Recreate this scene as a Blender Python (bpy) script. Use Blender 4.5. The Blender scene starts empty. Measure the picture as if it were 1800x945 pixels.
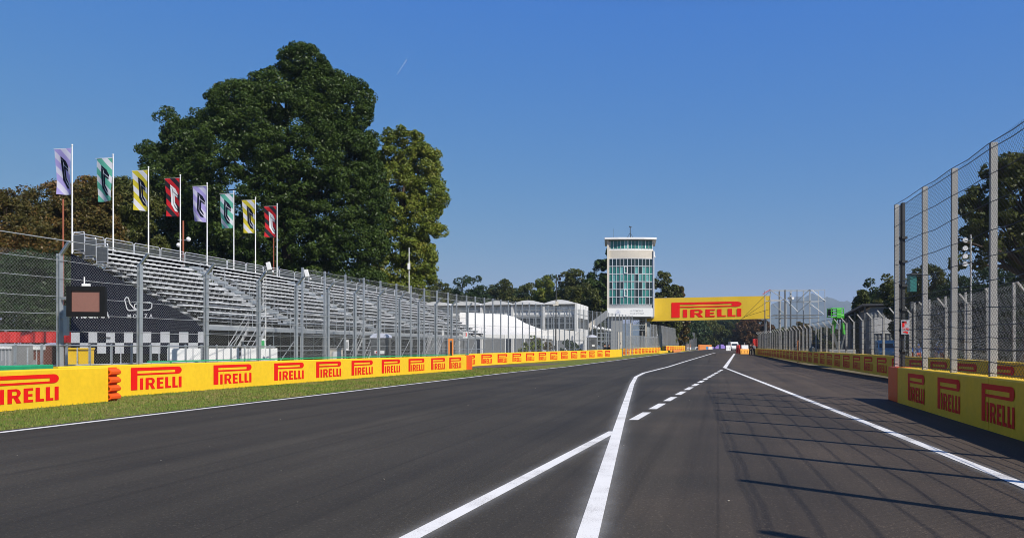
import bpy, math, random
import numpy as np
from mathutils import Vector, Matrix

random.seed(7)
RNG = np.random.default_rng(11)
R = math.radians
SC = bpy.context.scene
COL = SC.collection

# ------------------------------------------------------------------ camera, sky, sun, exposure
CAM_H, F, CX, HY = 1.6, 1400.0, 900.0, 610.0      # eye height (m); focal length, centre and horizon of the 1800 px photograph
cam_d = bpy.data.cameras.new('camera')
cam = bpy.data.objects.new('camera', cam_d)
COL.objects.link(cam)
cam.location = (0, 0, CAM_H)
cam.rotation_euler = (R(90), 0, 0)
cam_d.sensor_width = 36
cam_d.lens = 28
cam_d.shift_y = (HY - 472.5) / 1800
cam_d.clip_start = 0.05
cam_d.clip_end = 60000
SC.camera = cam

SUN_EL = R(42)
SUN_XY = Vector((0.68, -0.73)).normalized()
world = bpy.data.worlds.new('World')
SC.world = world
world.use_nodes = True
wn = world.node_tree
sky = wn.nodes.new('ShaderNodeTexSky')
sky.sky_type = 'NISHITA'
sky.sun_disc = False
sky.sun_elevation = SUN_EL
sky.sun_rotation = math.atan2(SUN_XY.x, SUN_XY.y)
sky.altitude = 200
sky.air_density = 1.0
sky.dust_density = 0.1
sky.ozone_density = 10.0
bg = wn.nodes['Background']
bg.inputs['Strength'].default_value = 0.1
_sep = wn.nodes.new('ShaderNodeSeparateColor'); _com = wn.nodes.new('ShaderNodeCombineColor')   # the deep, polarised blue of this sky
wn.links.new(sky.outputs['Color'], _sep.inputs['Color'])
for _ch, _gam, _gain in (('Red', 1.25, 0.98), ('Green', 0.58, 0.475), ('Blue', -0.12, 0.455)):
    _m0 = wn.nodes.new('ShaderNodeMath'); _m0.operation = 'MULTIPLY'; _m0.inputs[1].default_value = 0.1
    _m1 = wn.nodes.new('ShaderNodeMath'); _m1.operation = 'POWER'; _m1.inputs[1].default_value = _gam
    _m2 = wn.nodes.new('ShaderNodeMath'); _m2.operation = 'MULTIPLY'; _m2.inputs[1].default_value = _gain * 10
    wn.links.new(_sep.outputs[_ch], _m0.inputs[0]); wn.links.new(_m0.outputs[0], _m1.inputs[0]); wn.links.new(_m1.outputs[0], _m2.inputs[0])
    _q = wn.nodes.new('ShaderNodeMath'); _q.operation = 'POWER'; _q.inputs[1].default_value = 2.0; wn.links.new(_m0.outputs[0], _q.inputs[0])
    _m3 = wn.nodes.new('ShaderNodeMath'); _m3.operation = 'MULTIPLY'; _m3.inputs[1].default_value = {'Red': 82, 'Green': 64, 'Blue': 38}[_ch]
    _m4 = wn.nodes.new('ShaderNodeMath'); _m4.operation = 'MINIMUM'                      # the zenith stays darker than the band above the horizon
    wn.links.new(_q.outputs[0], _m3.inputs[0]); wn.links.new(_m2.outputs[0], _m4.inputs[0]); wn.links.new(_m3.outputs[0], _m4.inputs[1])
    wn.links.new(_m4.outputs[0], _com.inputs[_ch])
wn.links.new(_com.outputs['Color'], bg.inputs['Color'])

sun_d = bpy.data.lights.new('sun', 'SUN')
sun_d.energy = 5.0
sun_d.angle = R(0.53)
sun_d.color = (1.0, 0.945, 0.86)
sun = bpy.data.objects.new('sun', sun_d)
COL.objects.link(sun)
sd = Vector((SUN_XY.x * math.cos(SUN_EL), SUN_XY.y * math.cos(SUN_EL), math.sin(SUN_EL)))
sun.rotation_euler = (-sd).to_track_quat('-Z', 'Y').to_euler()
sun.location = (20, -20, 40)

SC.view_settings.view_transform = 'Standard'
SC.view_settings.look = 'None'
SC.view_settings.exposure = 0.2
SC.view_settings.gamma = 1.0
SC.view_settings.use_curve_mapping = False
SC.render.engine = 'CYCLES'
SC.cycles.max_bounces = 6
SC.cycles.transparent_max_bounces = 12
SC.cycles.use_denoising = True
SC.cycles.filter_width = 0.95

# ------------------------------------------------------------------ measuring helpers
BR_Y = [-400, 65, 140, 230, 400, 9000]
BR_Z = [0, 0, 0.5, 0.8, 1.0, 1.0]
def zg(Y):                                        # the ground rises a little after the start of the straight
    return float(np.interp(Y, BR_Y, BR_Z))
def G(x, y):                                      # ground point seen at a spot of the photograph
    lo, hi = 1.0, 4000.0
    for _ in range(60):
        m = (lo + hi) / 2
        if HY + F * (CAM_H - zg(m)) / m > y: lo = m
        else: hi = m
    return ((x - CX) / F * lo, lo)
def PX(x, Y): return (x - CX) / F * Y
def PZ(y, Y): return CAM_H + (HY - y) / F * Y
def P(x, y, Y): return (PX(x, Y), Y, PZ(y, Y))
TS = 0.2586                                       # the track runs along (TS, 1)
E1 = Vector((TS, 1, 0)).normalized()              # along the track, away
E2 = Vector((-E1.y, E1.x, 0))                     # across it, to the left
UP = Vector((0, 0, 1))
YAW = -math.atan(TS)

def lin(r, g, b):
    f = lambda c: (c / 255) / 12.92 if c / 255 <= 0.04045 else ((c / 255 + 0.055) / 1.055) ** 2.4
    return (f(r), f(g), f(b))

# ------------------------------------------------------------------ materials
def new_mat(name):
    m = bpy.data.materials.new(name)
    m.use_nodes = True
    nt = m.node_tree
    return m, nt, nt.nodes['Principled BSDF']
def N(nt, kind, **kw):
    n = nt.nodes.new(kind)
    for k, v in kw.items(): setattr(n, k, v)
    return n
def pm(name, rgb, rough=0.6, metal=0.0, var=0.18, scale=3.0, bump=0.0, bscale=40.0, spec=0.5, stretch=None):
    """a procedural surface: base colour broken up by two sizes of noise, uneven roughness, optional bump"""
    m, nt, b = new_mat(name)
    L = nt.links.new
    tc = N(nt, 'ShaderNodeTexCoord')
    mp = N(nt, 'ShaderNodeMapping')
    if stretch: mp.inputs['Scale'].default_value = stretch
    L(tc.outputs['Object'], mp.inputs['Vector'])
    n1 = N(nt, 'ShaderNodeTexNoise'); n1.inputs['Scale'].default_value = scale; n1.inputs['Detail'].default_value = 6
    n2 = N(nt, 'ShaderNodeTexNoise'); n2.inputs['Scale'].default_value = scale * 9; n2.inputs['Detail'].default_value = 4
    L(mp.outputs['Vector'], n1.inputs['Vector']); L(mp.outputs['Vector'], n2.inputs['Vector'])
    ad = N(nt, 'ShaderNodeMath', operation='ADD'); L(n1.outputs['Fac'], ad.inputs[0]); L(n2.outputs['Fac'], ad.inputs[1])
    mr = N(nt, 'ShaderNodeMapRange'); mr.inputs['From Min'].default_value = 0.6; mr.inputs['From Max'].default_value = 1.4
    mr.inputs['To Min'].default_value = 1 - var; mr.inputs['To Max'].default_value = 1 + var
    L(ad.outputs[0], mr.inputs['Value'])
    mx = N(nt, 'ShaderNodeVectorMath', operation='SCALE'); mx.inputs[0].default_value = rgb
    L(mr.outputs['Result'], mx.inputs['Scale'])
    L(mx.outputs['Vector'], b.inputs['Base Color'])
    b.inputs['Metallic'].default_value = metal
    rr = N(nt, 'ShaderNodeMapRange'); rr.inputs['To Min'].default_value = max(0.03, rough - 0.12); rr.inputs['To Max'].default_value = min(1, rough + 0.12)
    L(n1.outputs['Fac'], rr.inputs['Value']); L(rr.outputs['Result'], b.inputs['Roughness'])
    b.inputs['Specular IOR Level'].default_value = spec
    if bump:
        n3 = N(nt, 'ShaderNodeTexNoise'); n3.inputs['Scale'].default_value = bscale; n3.inputs['Detail'].default_value = 5
        L(mp.outputs['Vector'], n3.inputs['Vector'])
        bp = N(nt, 'ShaderNodeBump'); bp.inputs['Strength'].default_value = bump; bp.inputs['Distance'].default_value = 0.02
        L(n3.outputs['Fac'], bp.inputs['Height']); L(bp.outputs['Normal'], b.inputs['Normal'])
    return m
M = {}
def mm(key, *a, **k): M[key] = pm(key, *a, **k)
mm('banner_yellow', (0.66, 0.44, 0.032), 0.6, var=0.06, scale=0.4, spec=0.2)
mm('yellow', (0.83, 0.525, 0.020), 0.6, var=0.09, scale=0.8, bump=0.25, bscale=5, spec=0.3)
mm('logo_red', (0.74, 0.012, 0.010), 0.55, var=0.06, spec=0.15)
mm('orange', (0.80, 0.10, 0.012), 0.5, var=0.10, spec=0.35)
mm('orange_pale', (0.75, 0.25, 0.05), 0.6, var=0.12)
mm('green_paint', (0.02, 0.30, 0.14), 0.5)
mm('steel', (0.40, 0.43, 0.45), 0.48, 0.45, var=0.18)
mm('steel_bright', (0.62, 0.64, 0.66), 0.42, 0.35, var=0.15)
mm('steel_dark', (0.13, 0.14, 0.145), 0.55, 0.3, var=0.25)
mm('wire', (0.36, 0.375, 0.38), 0.5, 0.2, var=0.1)
mm('bench_alu', (0.66, 0.67, 0.68), 0.5, 0.0, var=0.12)
mm('deck_grey', (0.44, 0.45, 0.455), 0.6, 0.1, var=0.3)
mm('wire_pale', (0.50, 0.52, 0.53), 0.6, 0.0, var=0.12)
mm('wire_dark', (0.045, 0.048, 0.05), 0.55, 0.3, var=0.2)
mm('post_pale', (0.40, 0.39, 0.365), 0.7, 0.0, var=0.16, scale=4, bump=0.15)
mm('concrete', (0.33, 0.32, 0.30), 0.85, var=0.2, scale=1.2, bump=0.3)
mm('concrete_pale', (0.58, 0.53, 0.45), 0.8, var=0.1, scale=1.0)
mm('white', (0.78, 0.78, 0.77), 0.5, var=0.06)
mm('white_dirty', (0.66, 0.66, 0.65), 0.6, var=0.14, scale=1.0)
mm('grey_panel', (0.24, 0.25, 0.26), 0.6, var=0.12)
mm('grey_mid', (0.36, 0.37, 0.38), 0.6, var=0.12)
mm('navy', (0.006, 0.008, 0.020), 0.75, var=0.25, scale=0.6, bump=0.3, bscale=2, spec=0.12)
mm('black', (0.010, 0.010, 0.011), 0.5, var=0.3, spec=0.2)
mm('shade_black', (0.012, 0.013, 0.011), 0.9, var=0.4, scale=2, spec=0.1)  # near-black colour in place of the shade under the grandstand
mm('screen', (0.24, 0.115, 0.09), 0.35, var=0.08, scale=1.5)
mm('rust', (0.30, 0.09, 0.045), 0.75, var=0.25)
mm('red_tarp', (0.55, 0.03, 0.025), 0.55, var=0.25, scale=1.2, bump=0.6, bscale=2)
mm('red_board', (0.60, 0.02, 0.015), 0.55, var=0.1)
mm('bin_yellow', (0.80, 0.50, 0.02), 0.45, var=0.1)
mm('glass_dark', (0.012, 0.030, 0.034), 0.08, var=0.2, spec=0.6)
mm('glass_teal', (0.030, 0.17, 0.155), 0.10, var=0.25, scale=0.7, spec=0.6)
mm('glass_light', (0.12, 0.34, 0.33), 0.12, var=0.3, scale=0.7, spec=0.6)
mm('glass_grey', (0.05, 0.06, 0.07), 0.1, var=0.2)
mm('membrane', (0.74, 0.72, 0.68), 0.6, var=0.04, scale=0.3)
mm('toilet_grey', (0.10, 0.105, 0.11), 0.5, var=0.12)
mm('toilet_roof', (0.66, 0.68, 0.80), 0.45, var=0.05)
mm('block_orange', (0.85, 0.36, 0.03), 0.5, var=0.08)
mm('sign_shaded', (0.42, 0.42, 0.46), 0.6, var=0.08)  # white board dimmed and blued: its shade is put into the colour
mm('green_machine', (0.06, 0.46, 0.03), 0.4, var=0.1)
mm('blue_paint', (0.03, 0.13, 0.48), 0.3, var=0.08)
mm('skyblue_paint', (0.22, 0.46, 0.60), 0.35, var=0.1)
mm('emblem_blue', (0.30, 0.36, 0.55), 0.5)
mm('letter_grey', (0.45, 0.46, 0.48), 0.5)
mm('tyre', (0.015, 0.015, 0.015), 0.85)
mm('bark', (0.07, 0.05, 0.035), 0.9, var=0.35, scale=2, bump=0.6, bscale=8)
mm('skin', (0.46, 0.26, 0.18), 0.55)
mm('brick', (0.13, 0.045, 0.03), 0.85, var=0.3, scale=1.5)
mm('purple', (0.30, 0.20, 0.62), 0.5)
mm('board_blue', (0.03, 0.25, 0.55), 0.5)
mm('corrugated', (0.30, 0.31, 0.31), 0.6, 0.1, var=0.3, scale=0.4)
mm('roof_dark', (0.05, 0.052, 0.055), 0.6, var=0.2)
mm('paint_white', (0.84, 0.84, 0.83), 0.65, var=0.06, scale=6)
mm('sign_exit', (0.03, 0.35, 0.10), 0.5)

# ------------------------------------------------------------------ mesh helpers
class MB:
    def __init__(s): s.v, s.f, s.m = [], [], []
    def add(s, vs, fs, mi=0):
        o = len(s.v); s.v += [tuple(x) for x in vs]
        s.f += [tuple(i + o for i in f) for f in fs]; s.m += [mi] * len(fs)
        return s
    def box(s, c, size, ax=None, mi=0):
        ax = ax or (Vector((1, 0, 0)), Vector((0, 1, 0)), UP)
        c = Vector(c); h = [size[i] / 2 for i in range(3)]
        vs = [c + ax[0] * (a * h[0]) + ax[1] * (b * h[1]) + ax[2] * (d * h[2]) for a in (-1, 1) for b in (-1, 1) for d in (-1, 1)]
        return s.add(vs, [(0, 1, 3, 2), (4, 6, 7, 5), (0, 4, 5, 1), (2, 3, 7, 6), (0, 2, 6, 4), (1, 5, 7, 3)], mi)
    def bar(s, p, q, w, h, mi=0):                 # rectangular bar from p to q
        p, q = Vector(p), Vector(q); d = q - p; L = d.length
        if L < 1e-6: return s
        d /= L; a = UP.cross(d)
        a = a.normalized() if a.length > 1e-4 else Vector((1, 0, 0))
        return s.box((p + q) / 2, (L, w, h), (d, a, d.cross(a)), mi)
    def tube(s, p, q, r, n=6, r2=None, mi=0, caps=True):
        p, q = Vector(p), Vector(q); d = q - p
        if d.length < 1e-6: return s
        d.normalize(); a = d.orthogonal().normalized(); b = d.cross(a); r2 = r if r2 is None else r2
        vs = []
        for c, rr in ((p, r), (q, r2)):
            vs += [c + (a * math.cos(2 * math.pi * k / n) + b * math.sin(2 * math.pi * k / n)) * rr for k in range(n)]
        fs = [(k, (k + 1) % n, n + (k + 1) % n, n + k) for k in range(n)]
        if caps: fs += [tuple(range(n))[::-1], tuple(range(n, 2 * n))]
        return s.add(vs, fs, mi)
    def path(s, pts, r, n=6, mi=0):
        for a, b in zip(pts[:-1], pts[1:]): s.tube(a, b, r, n, mi=mi)
        return s
    def quad(s, *p, mi=0): return s.add(p, [tuple(range(len(p)))], mi)
    def prism(s, poly, o, ax, ay, az, d, mi=0):   # polygon in (ax, ay) at o, thickened by d along az
        o, ax, ay, az = Vector(o), Vector(ax), Vector(ay), Vector(az); n = len(poly)
        vs = [o + ax * x + ay * y for x, y in poly] + [o + ax * x + ay * y + az * d for x, y in poly]
        return s.add(vs, [tuple(range(n))[::-1], tuple(range(n, 2 * n))] + [(k, (k + 1) % n, n + (k + 1) % n, n + k) for k in range(n)], mi)
    def flat(s, vf, o, ax, ay, sx=1, sy=1, mi=0, off=(0, 0)):
        o, ax, ay = Vector(o), Vector(ax), Vector(ay)
        return s.add([o + ax * ((x + off[0]) * sx) + ay * ((y + off[1]) * sy) for x, y in vf[0]], vf[1], mi)
    def ball(s, c, r, n=10, mi=0, sz=1.0):
        c = Vector(c); vs = []; fs = []; k = n // 2
        for i in range(k + 1):
            t = math.pi * i / k
            for j in range(n):
                p = 2 * math.pi * j / n
                vs.append(c + Vector((math.sin(t) * math.cos(p) * r, math.sin(t) * math.sin(p) * r, math.cos(t) * r * sz)))
        for i in range(k):
            for j in range(n):
                fs.append((i * n + j, (i + 1) * n + j, (i + 1) * n + (j + 1) % n, i * n + (j + 1) % n))
        return s.add(vs, fs, mi)
    def mesh(s, name, mats, smooth=False):
        me = bpy.data.meshes.new(name); me.from_pydata(s.v, [], s.f)
        for k in (mats if isinstance(mats, (list, tuple)) else [mats]):
            me.materials.append(M[k] if isinstance(k, str) else k)
        me.polygons.foreach_set('material_index', s.m)
        if smooth: me.polygons.foreach_set('use_smooth', [True] * len(s.f))
        me.update(); return me
    def obj(s, name, mats, parent=None, smooth=False, bevel=0):
        return link(name, s.mesh(name, mats, smooth), parent, bevel=bevel)

WMAT = {}
def link(name, data, parent=None, matrix=None, bevel=0, local=False):
    """an object whose geometry is in world coordinates (or placed by matrix); local: in its parent's frame"""
    o = bpy.data.objects.new(name, data); COL.objects.link(o)
    mx = matrix or Matrix.Identity(4)
    o.matrix_basis = mx
    if parent:
        o.parent = parent
        if not local: o.matrix_parent_inverse = WMAT[parent.name].inverted()
        else: mx = WMAT[parent.name] @ mx
    WMAT[o.name] = mx
    if bevel:
        b = o.modifiers.new('bevel', 'BEVEL'); b.width = bevel; b.segments = 2; b.limit_method = 'ANGLE'
    return o
def tag(o, label=None, cat=None, group=None, kind=None):
    for k, v in (('label', label), ('category', cat), ('group', group), ('kind', kind)):
        if v: o[k] = v
    return o
def thing(name, label, cat, loc=(0, 0, 0), rz=0.0, group=None):
    o = bpy.data.objects.new(name, None); COL.objects.link(o)
    o.empty_display_size = 0.2
    o.matrix_basis = Matrix.Translation(loc) @ Matrix.Rotation(rz, 4, 'Z')
    WMAT[o.name] = o.matrix_basis.copy()
    return tag(o, label, cat, group)
def setting(o): o['kind'] = 'structure'; return o
def copy_tree(o, parent=None):
    c = o.copy(); COL.objects.link(c)
    if parent: c.parent = parent
    for ch in list(o.children): copy_tree(ch, c)
    return c

FONT_CACHE = {}
def text_vf(s, bold=0.0, spacing=1.0):
    key = (s, bold, spacing)
    if key in FONT_CACHE: return FONT_CACHE[key]
    cu = bpy.data.curves.new('lettering', 'FONT'); cu.body = s; cu.offset = bold; cu.resolution_u = 4; cu.space_character = spacing
    ob = bpy.data.objects.new('lettering', cu); COL.objects.link(ob)
    dg = bpy.context.evaluated_depsgraph_get(); dg.update()
    me = bpy.data.meshes.new_from_object(ob.evaluated_get(dg))
    vs = [(v.co.x, v.co.y) for v in me.vertices]; fs = [tuple(p.vertices) for p in me.polygons]
    bpy.data.objects.remove(ob); bpy.data.curves.remove(cu); bpy.data.meshes.remove(me)
    x0 = min(v[0] for v in vs); x1 = max(v[0] for v in vs); y0 = min(v[1] for v in vs); y1 = max(v[1] for v in vs)
    vs = [((x - x0) / (x1 - x0), (y - y0) / (y1 - y0)) for x, y in vs]     # fitted into the unit square
    FONT_CACHE[key] = (vs, fs)
    return vs, fs
def polys_vf(polys):
    vs, fs = [], []
    for p in polys:
        fs.append(tuple(range(len(vs), len(vs) + len(p)))); vs += p
    return vs, fs
def rect(x0, y0, x1, y1): return [(x0, y0), (x1, y0), (x1, y1), (x0, y1)]
def arc(cx, cy, rx, ry, a0, a1, n=8): return [(cx + rx * math.cos(R(a0 + (a1 - a0) * k / n)), cy + ry * math.sin(R(a0 + (a1 - a0) * k / n))) for k in range(n + 1)]
# the sponsor's word mark: a long bowled P over the other letters, in the unit square
def _logo():
    ps = [rect(0, 0, 0.12, 1.0), rect(0.12, 0.855, 0.86, 1.0), rect(0.12, 0.655, 0.86, 0.735)]
    ps.append([(0.86, 0.655)] + arc(0.92, 0.8275, 0.08, 0.1725, -90, 90) + [(0.86, 1.0)])
    h = 0.52
    ps.append(rect(0.165, 0, 0.228, h))
    ps += [rect(0.272, 0, 0.332, h), rect(0.332, h - 0.09, 0.39, h), rect(0.332, 0.20, 0.39, 0.285)]
    ps.append([(0.39, 0.20)] + arc(0.39, 0.36, 0.062, 0.16, -90, 90, 6))
    ps[-1] = [(0.385, 0.285), (0.385, 0.20)] + arc(0.385, 0.36, 0.066, 0.16, -90, 90, 6) + [(0.385, h - 0.09)] + arc(0.385, 0.3575, 0.012, 0.0725, 90, -90, 4)[1:-1]
    ps.append([(0.352, 0.20), (0.41, 0.22), (0.458, 0), (0.392, 0)])
    ps += [rect(0.488, 0, 0.55, h), rect(0.55, 0, 0.622, 0.095), rect(0.55, 0.215, 0.612, 0.305), rect(0.55, h - 0.095, 0.622, h)]
    ps += [rect(0.655, 0, 0.717, h), rect(0.717, 0, 0.778, 0.098)]
    ps += [rect(0.802, 0, 0.864, h), rect(0.864, 0, 0.915, 0.098)]
    ps.append(rect(0.934, 0, 0.996, h))
    return polys_vf(ps)
LOGO = _logo()

def lattice(A, B, z0a, z0b, h, px, pz, r, bow=0.0):
    """two crossing families of straight wires between A and B: vertices and faces of thin three-sided rods"""
    A, B = np.array(A, float), np.array(B, float)
    L = np.linalg.norm(B - A); d = (B - A) / L; nrm = np.array([-d[1], d[0]])
    k = pz / px; seg = []
    n = int((L + h / k) / px) + 2
    for sgn in (1, -1):
        for i in range(n):
            s0 = i * px - h / k if sgn > 0 else i * px
            # z = (s - s0) * k   or  z = (s0 - s) * k ; clip to the panel
            if sgn > 0: a, b = max(s0, 0), min(s0 + h / k, L)
            else: a, b = max(s0 - h / k, 0), min(s0, L)
            if b - a < 1e-3: continue
            za, zb = ((a - s0) * k, (b - s0) * k) if sgn > 0 else ((s0 - a) * k, (s0 - b) * k)
            seg.append((a, za, b, zb, sgn))
    seg = np.array(seg)
    def pt(s, z, off):
        xy = A + np.outer(s, d) + np.outer(off, nrm)
        return np.column_stack([xy, z0a + (z0b - z0a) * s / L + z])
    p = pt(seg[:, 0], seg[:, 1], seg[:, 4] * r * 0.8); q = pt(seg[:, 2], seg[:, 3], seg[:, 4] * r * 0.8)
    dv = q - p; dv /= np.linalg.norm(dv, axis=1)[:, None]
    n3 = np.array([nrm[0], nrm[1], 0.0]); side = np.cross(dv, n3)
    vs = []
    for c in (p, q):
        for a in (90, 210, 330):
            vs.append(c + (n3 * math.sin(R(a)) + side * math.cos(R(a))) * r)
    V = np.stack(vs, 1).reshape(-1, 3); m = len(seg)
    base = np.arange(m)[:, None, None] * 6
    Fc = (base + np.array([[0, 1, 4, 3], [1, 2, 5, 4], [2, 0, 3, 5]])[None]).reshape(-1, 4)
    return V, Fc
def np_mesh(name, V, Fc, mats, mat_idx=None):
    me = bpy.data.meshes.new(name); nv, nf, k = len(V), len(Fc), Fc.shape[1]
    me.vertices.add(nv); me.vertices.foreach_set('co', np.ascontiguousarray(V, dtype=np.float32).ravel())
    me.loops.add(nf * k); me.loops.foreach_set('vertex_index', np.ascontiguousarray(Fc, dtype=np.int32).ravel())
    me.polygons.add(nf); me.polygons.foreach_set('loop_start', np.arange(0, nf * k, k, dtype=np.int32))
    for m_ in (mats if isinstance(mats, (list, tuple)) else [mats]): me.materials.append(M[m_] if isinstance(m_, str) else m_)
    if mat_idx is not None: me.polygons.foreach_set('material_index', np.ascontiguousarray(mat_idx, dtype=np.int32))
    me.update(calc_edges=True); me.validate()
    return me

# ================================================================== THE SETTING: ground, road, markings
def xat(pts, Y):
    ys = [p[1] for p in pts]; xs = [p[0] for p in pts]
    if Y <= ys[0]: k = (xs[1] - xs[0]) / (ys[1] - ys[0]); return xs[0] + k * (Y - ys[0])
    if Y >= ys[-1]: k = (xs[-1] - xs[-2]) / (ys[-1] - ys[-2]); return xs[-1] + k * (Y - ys[-1])
    return float(np.interp(Y, ys, xs))
def sheet(name, left, right, zo, mat, y0=None, y1=None, cols=1, extra=()):
    y0 = max(left[0][1], right[0][1]) if y0 is None else y0
    y1 = min(left[-1][1], right[-1][1]) if y1 is None else y1
    Ys = sorted({y0, y1} | {p[1] for p in left + right if y0 < p[1] < y1} | {b for b in BR_Y if y0 < b < y1} | {e for e in extra if y0 < e < y1})
    mb = MB(); vs = []; fs = []
    for Y in Ys:
        a, b = xat(left, Y), xat(right, Y)
        for c in range(cols + 1): vs.append((a + (b - a) * c / cols, Y, zg(Y) + zo))
    for i in range(len(Ys) - 1):
        for c in range(cols):
            k = i * (cols + 1) + c; fs.append((k, k + 1, k + cols + 2, k + cols + 1))
    mb.add(vs, fs)
    return setting(mb.obj(name, mat))

def ground_mat(name, cols, fine=60.0, bump=0.6, patch=0.15):
    m, nt, b = new_mat(name); L = nt.links.new
    tc = N(nt, 'ShaderNodeTexCoord')
    n1 = N(nt, 'ShaderNodeTexNoise'); n1.inputs['Scale'].default_value = patch; n1.inputs['Detail'].default_value = 8; n1.inputs['Roughness'].default_value = 0.65
    n2 = N(nt, 'ShaderNodeTexNoise'); n2.inputs['Scale'].default_value = fine; n2.inputs['Detail'].default_value = 3
    n4 = N(nt, 'ShaderNodeTexNoise'); n4.inputs['Scale'].default_value = 3.0; n4.inputs['Detail'].default_value = 5
    for n in (n1, n2, n4): L(tc.outputs['Object'], n.inputs['Vector'])
    a = N(nt, 'ShaderNodeMath', operation='MULTIPLY_ADD'); L(n2.outputs['Fac'], a.inputs[0]); a.inputs[1].default_value = 0.45; L(n1.outputs['Fac'], a.inputs[2])
    a2 = N(nt, 'ShaderNodeMath', operation='MULTIPLY_ADD'); L(n4.outputs['Fac'], a2.inputs[0]); a2.inputs[1].default_value = 0.6; L(a.outputs[0], a2.inputs[2])
    mr = N(nt, 'ShaderNodeMapRange'); mr.inputs['From Min'].default_value = 0.74; mr.inputs['From Max'].default_value = 1.2; L(a2.outputs[0], mr.inputs['Value'])
    cr = N(nt, 'ShaderNodeValToRGB'); L(mr.outputs['Result'], cr.inputs['Fac'])
    e = cr.color_ramp.elements
    while len(e) < len(cols): e.new(0.5)
    for i, c in enumerate(cols): e[i].position = i / (len(cols) - 1); e[i].color = (*c, 1)
    L(cr.outputs['Color'], b.inputs['Base Color']); b.inputs['Roughness'].default_value = 0.9; b.inputs['Specular IOR Level'].default_value = 0.2
    bp = N(nt, 'ShaderNodeBump'); bp.inputs['Strength'].default_value = bump; bp.inputs['Distance'].default_value = 0.04
    L(n2.outputs['Fac'], bp.inputs['Height']); L(bp.outputs['Normal'], b.inputs['Normal'])
    M[name] = m; return m
ground_mat('turf', [(0.055, 0.095, 0.014), (0.10, 0.155, 0.022), (0.15, 0.17, 0.034), (0.21, 0.165, 0.065)], 45, 0.8, 0.22)
ground_mat('soil', [(0.06, 0.065, 0.03), (0.11, 0.10, 0.06), (0.16, 0.14, 0.10)], 20, 0.6, 0.1)

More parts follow.
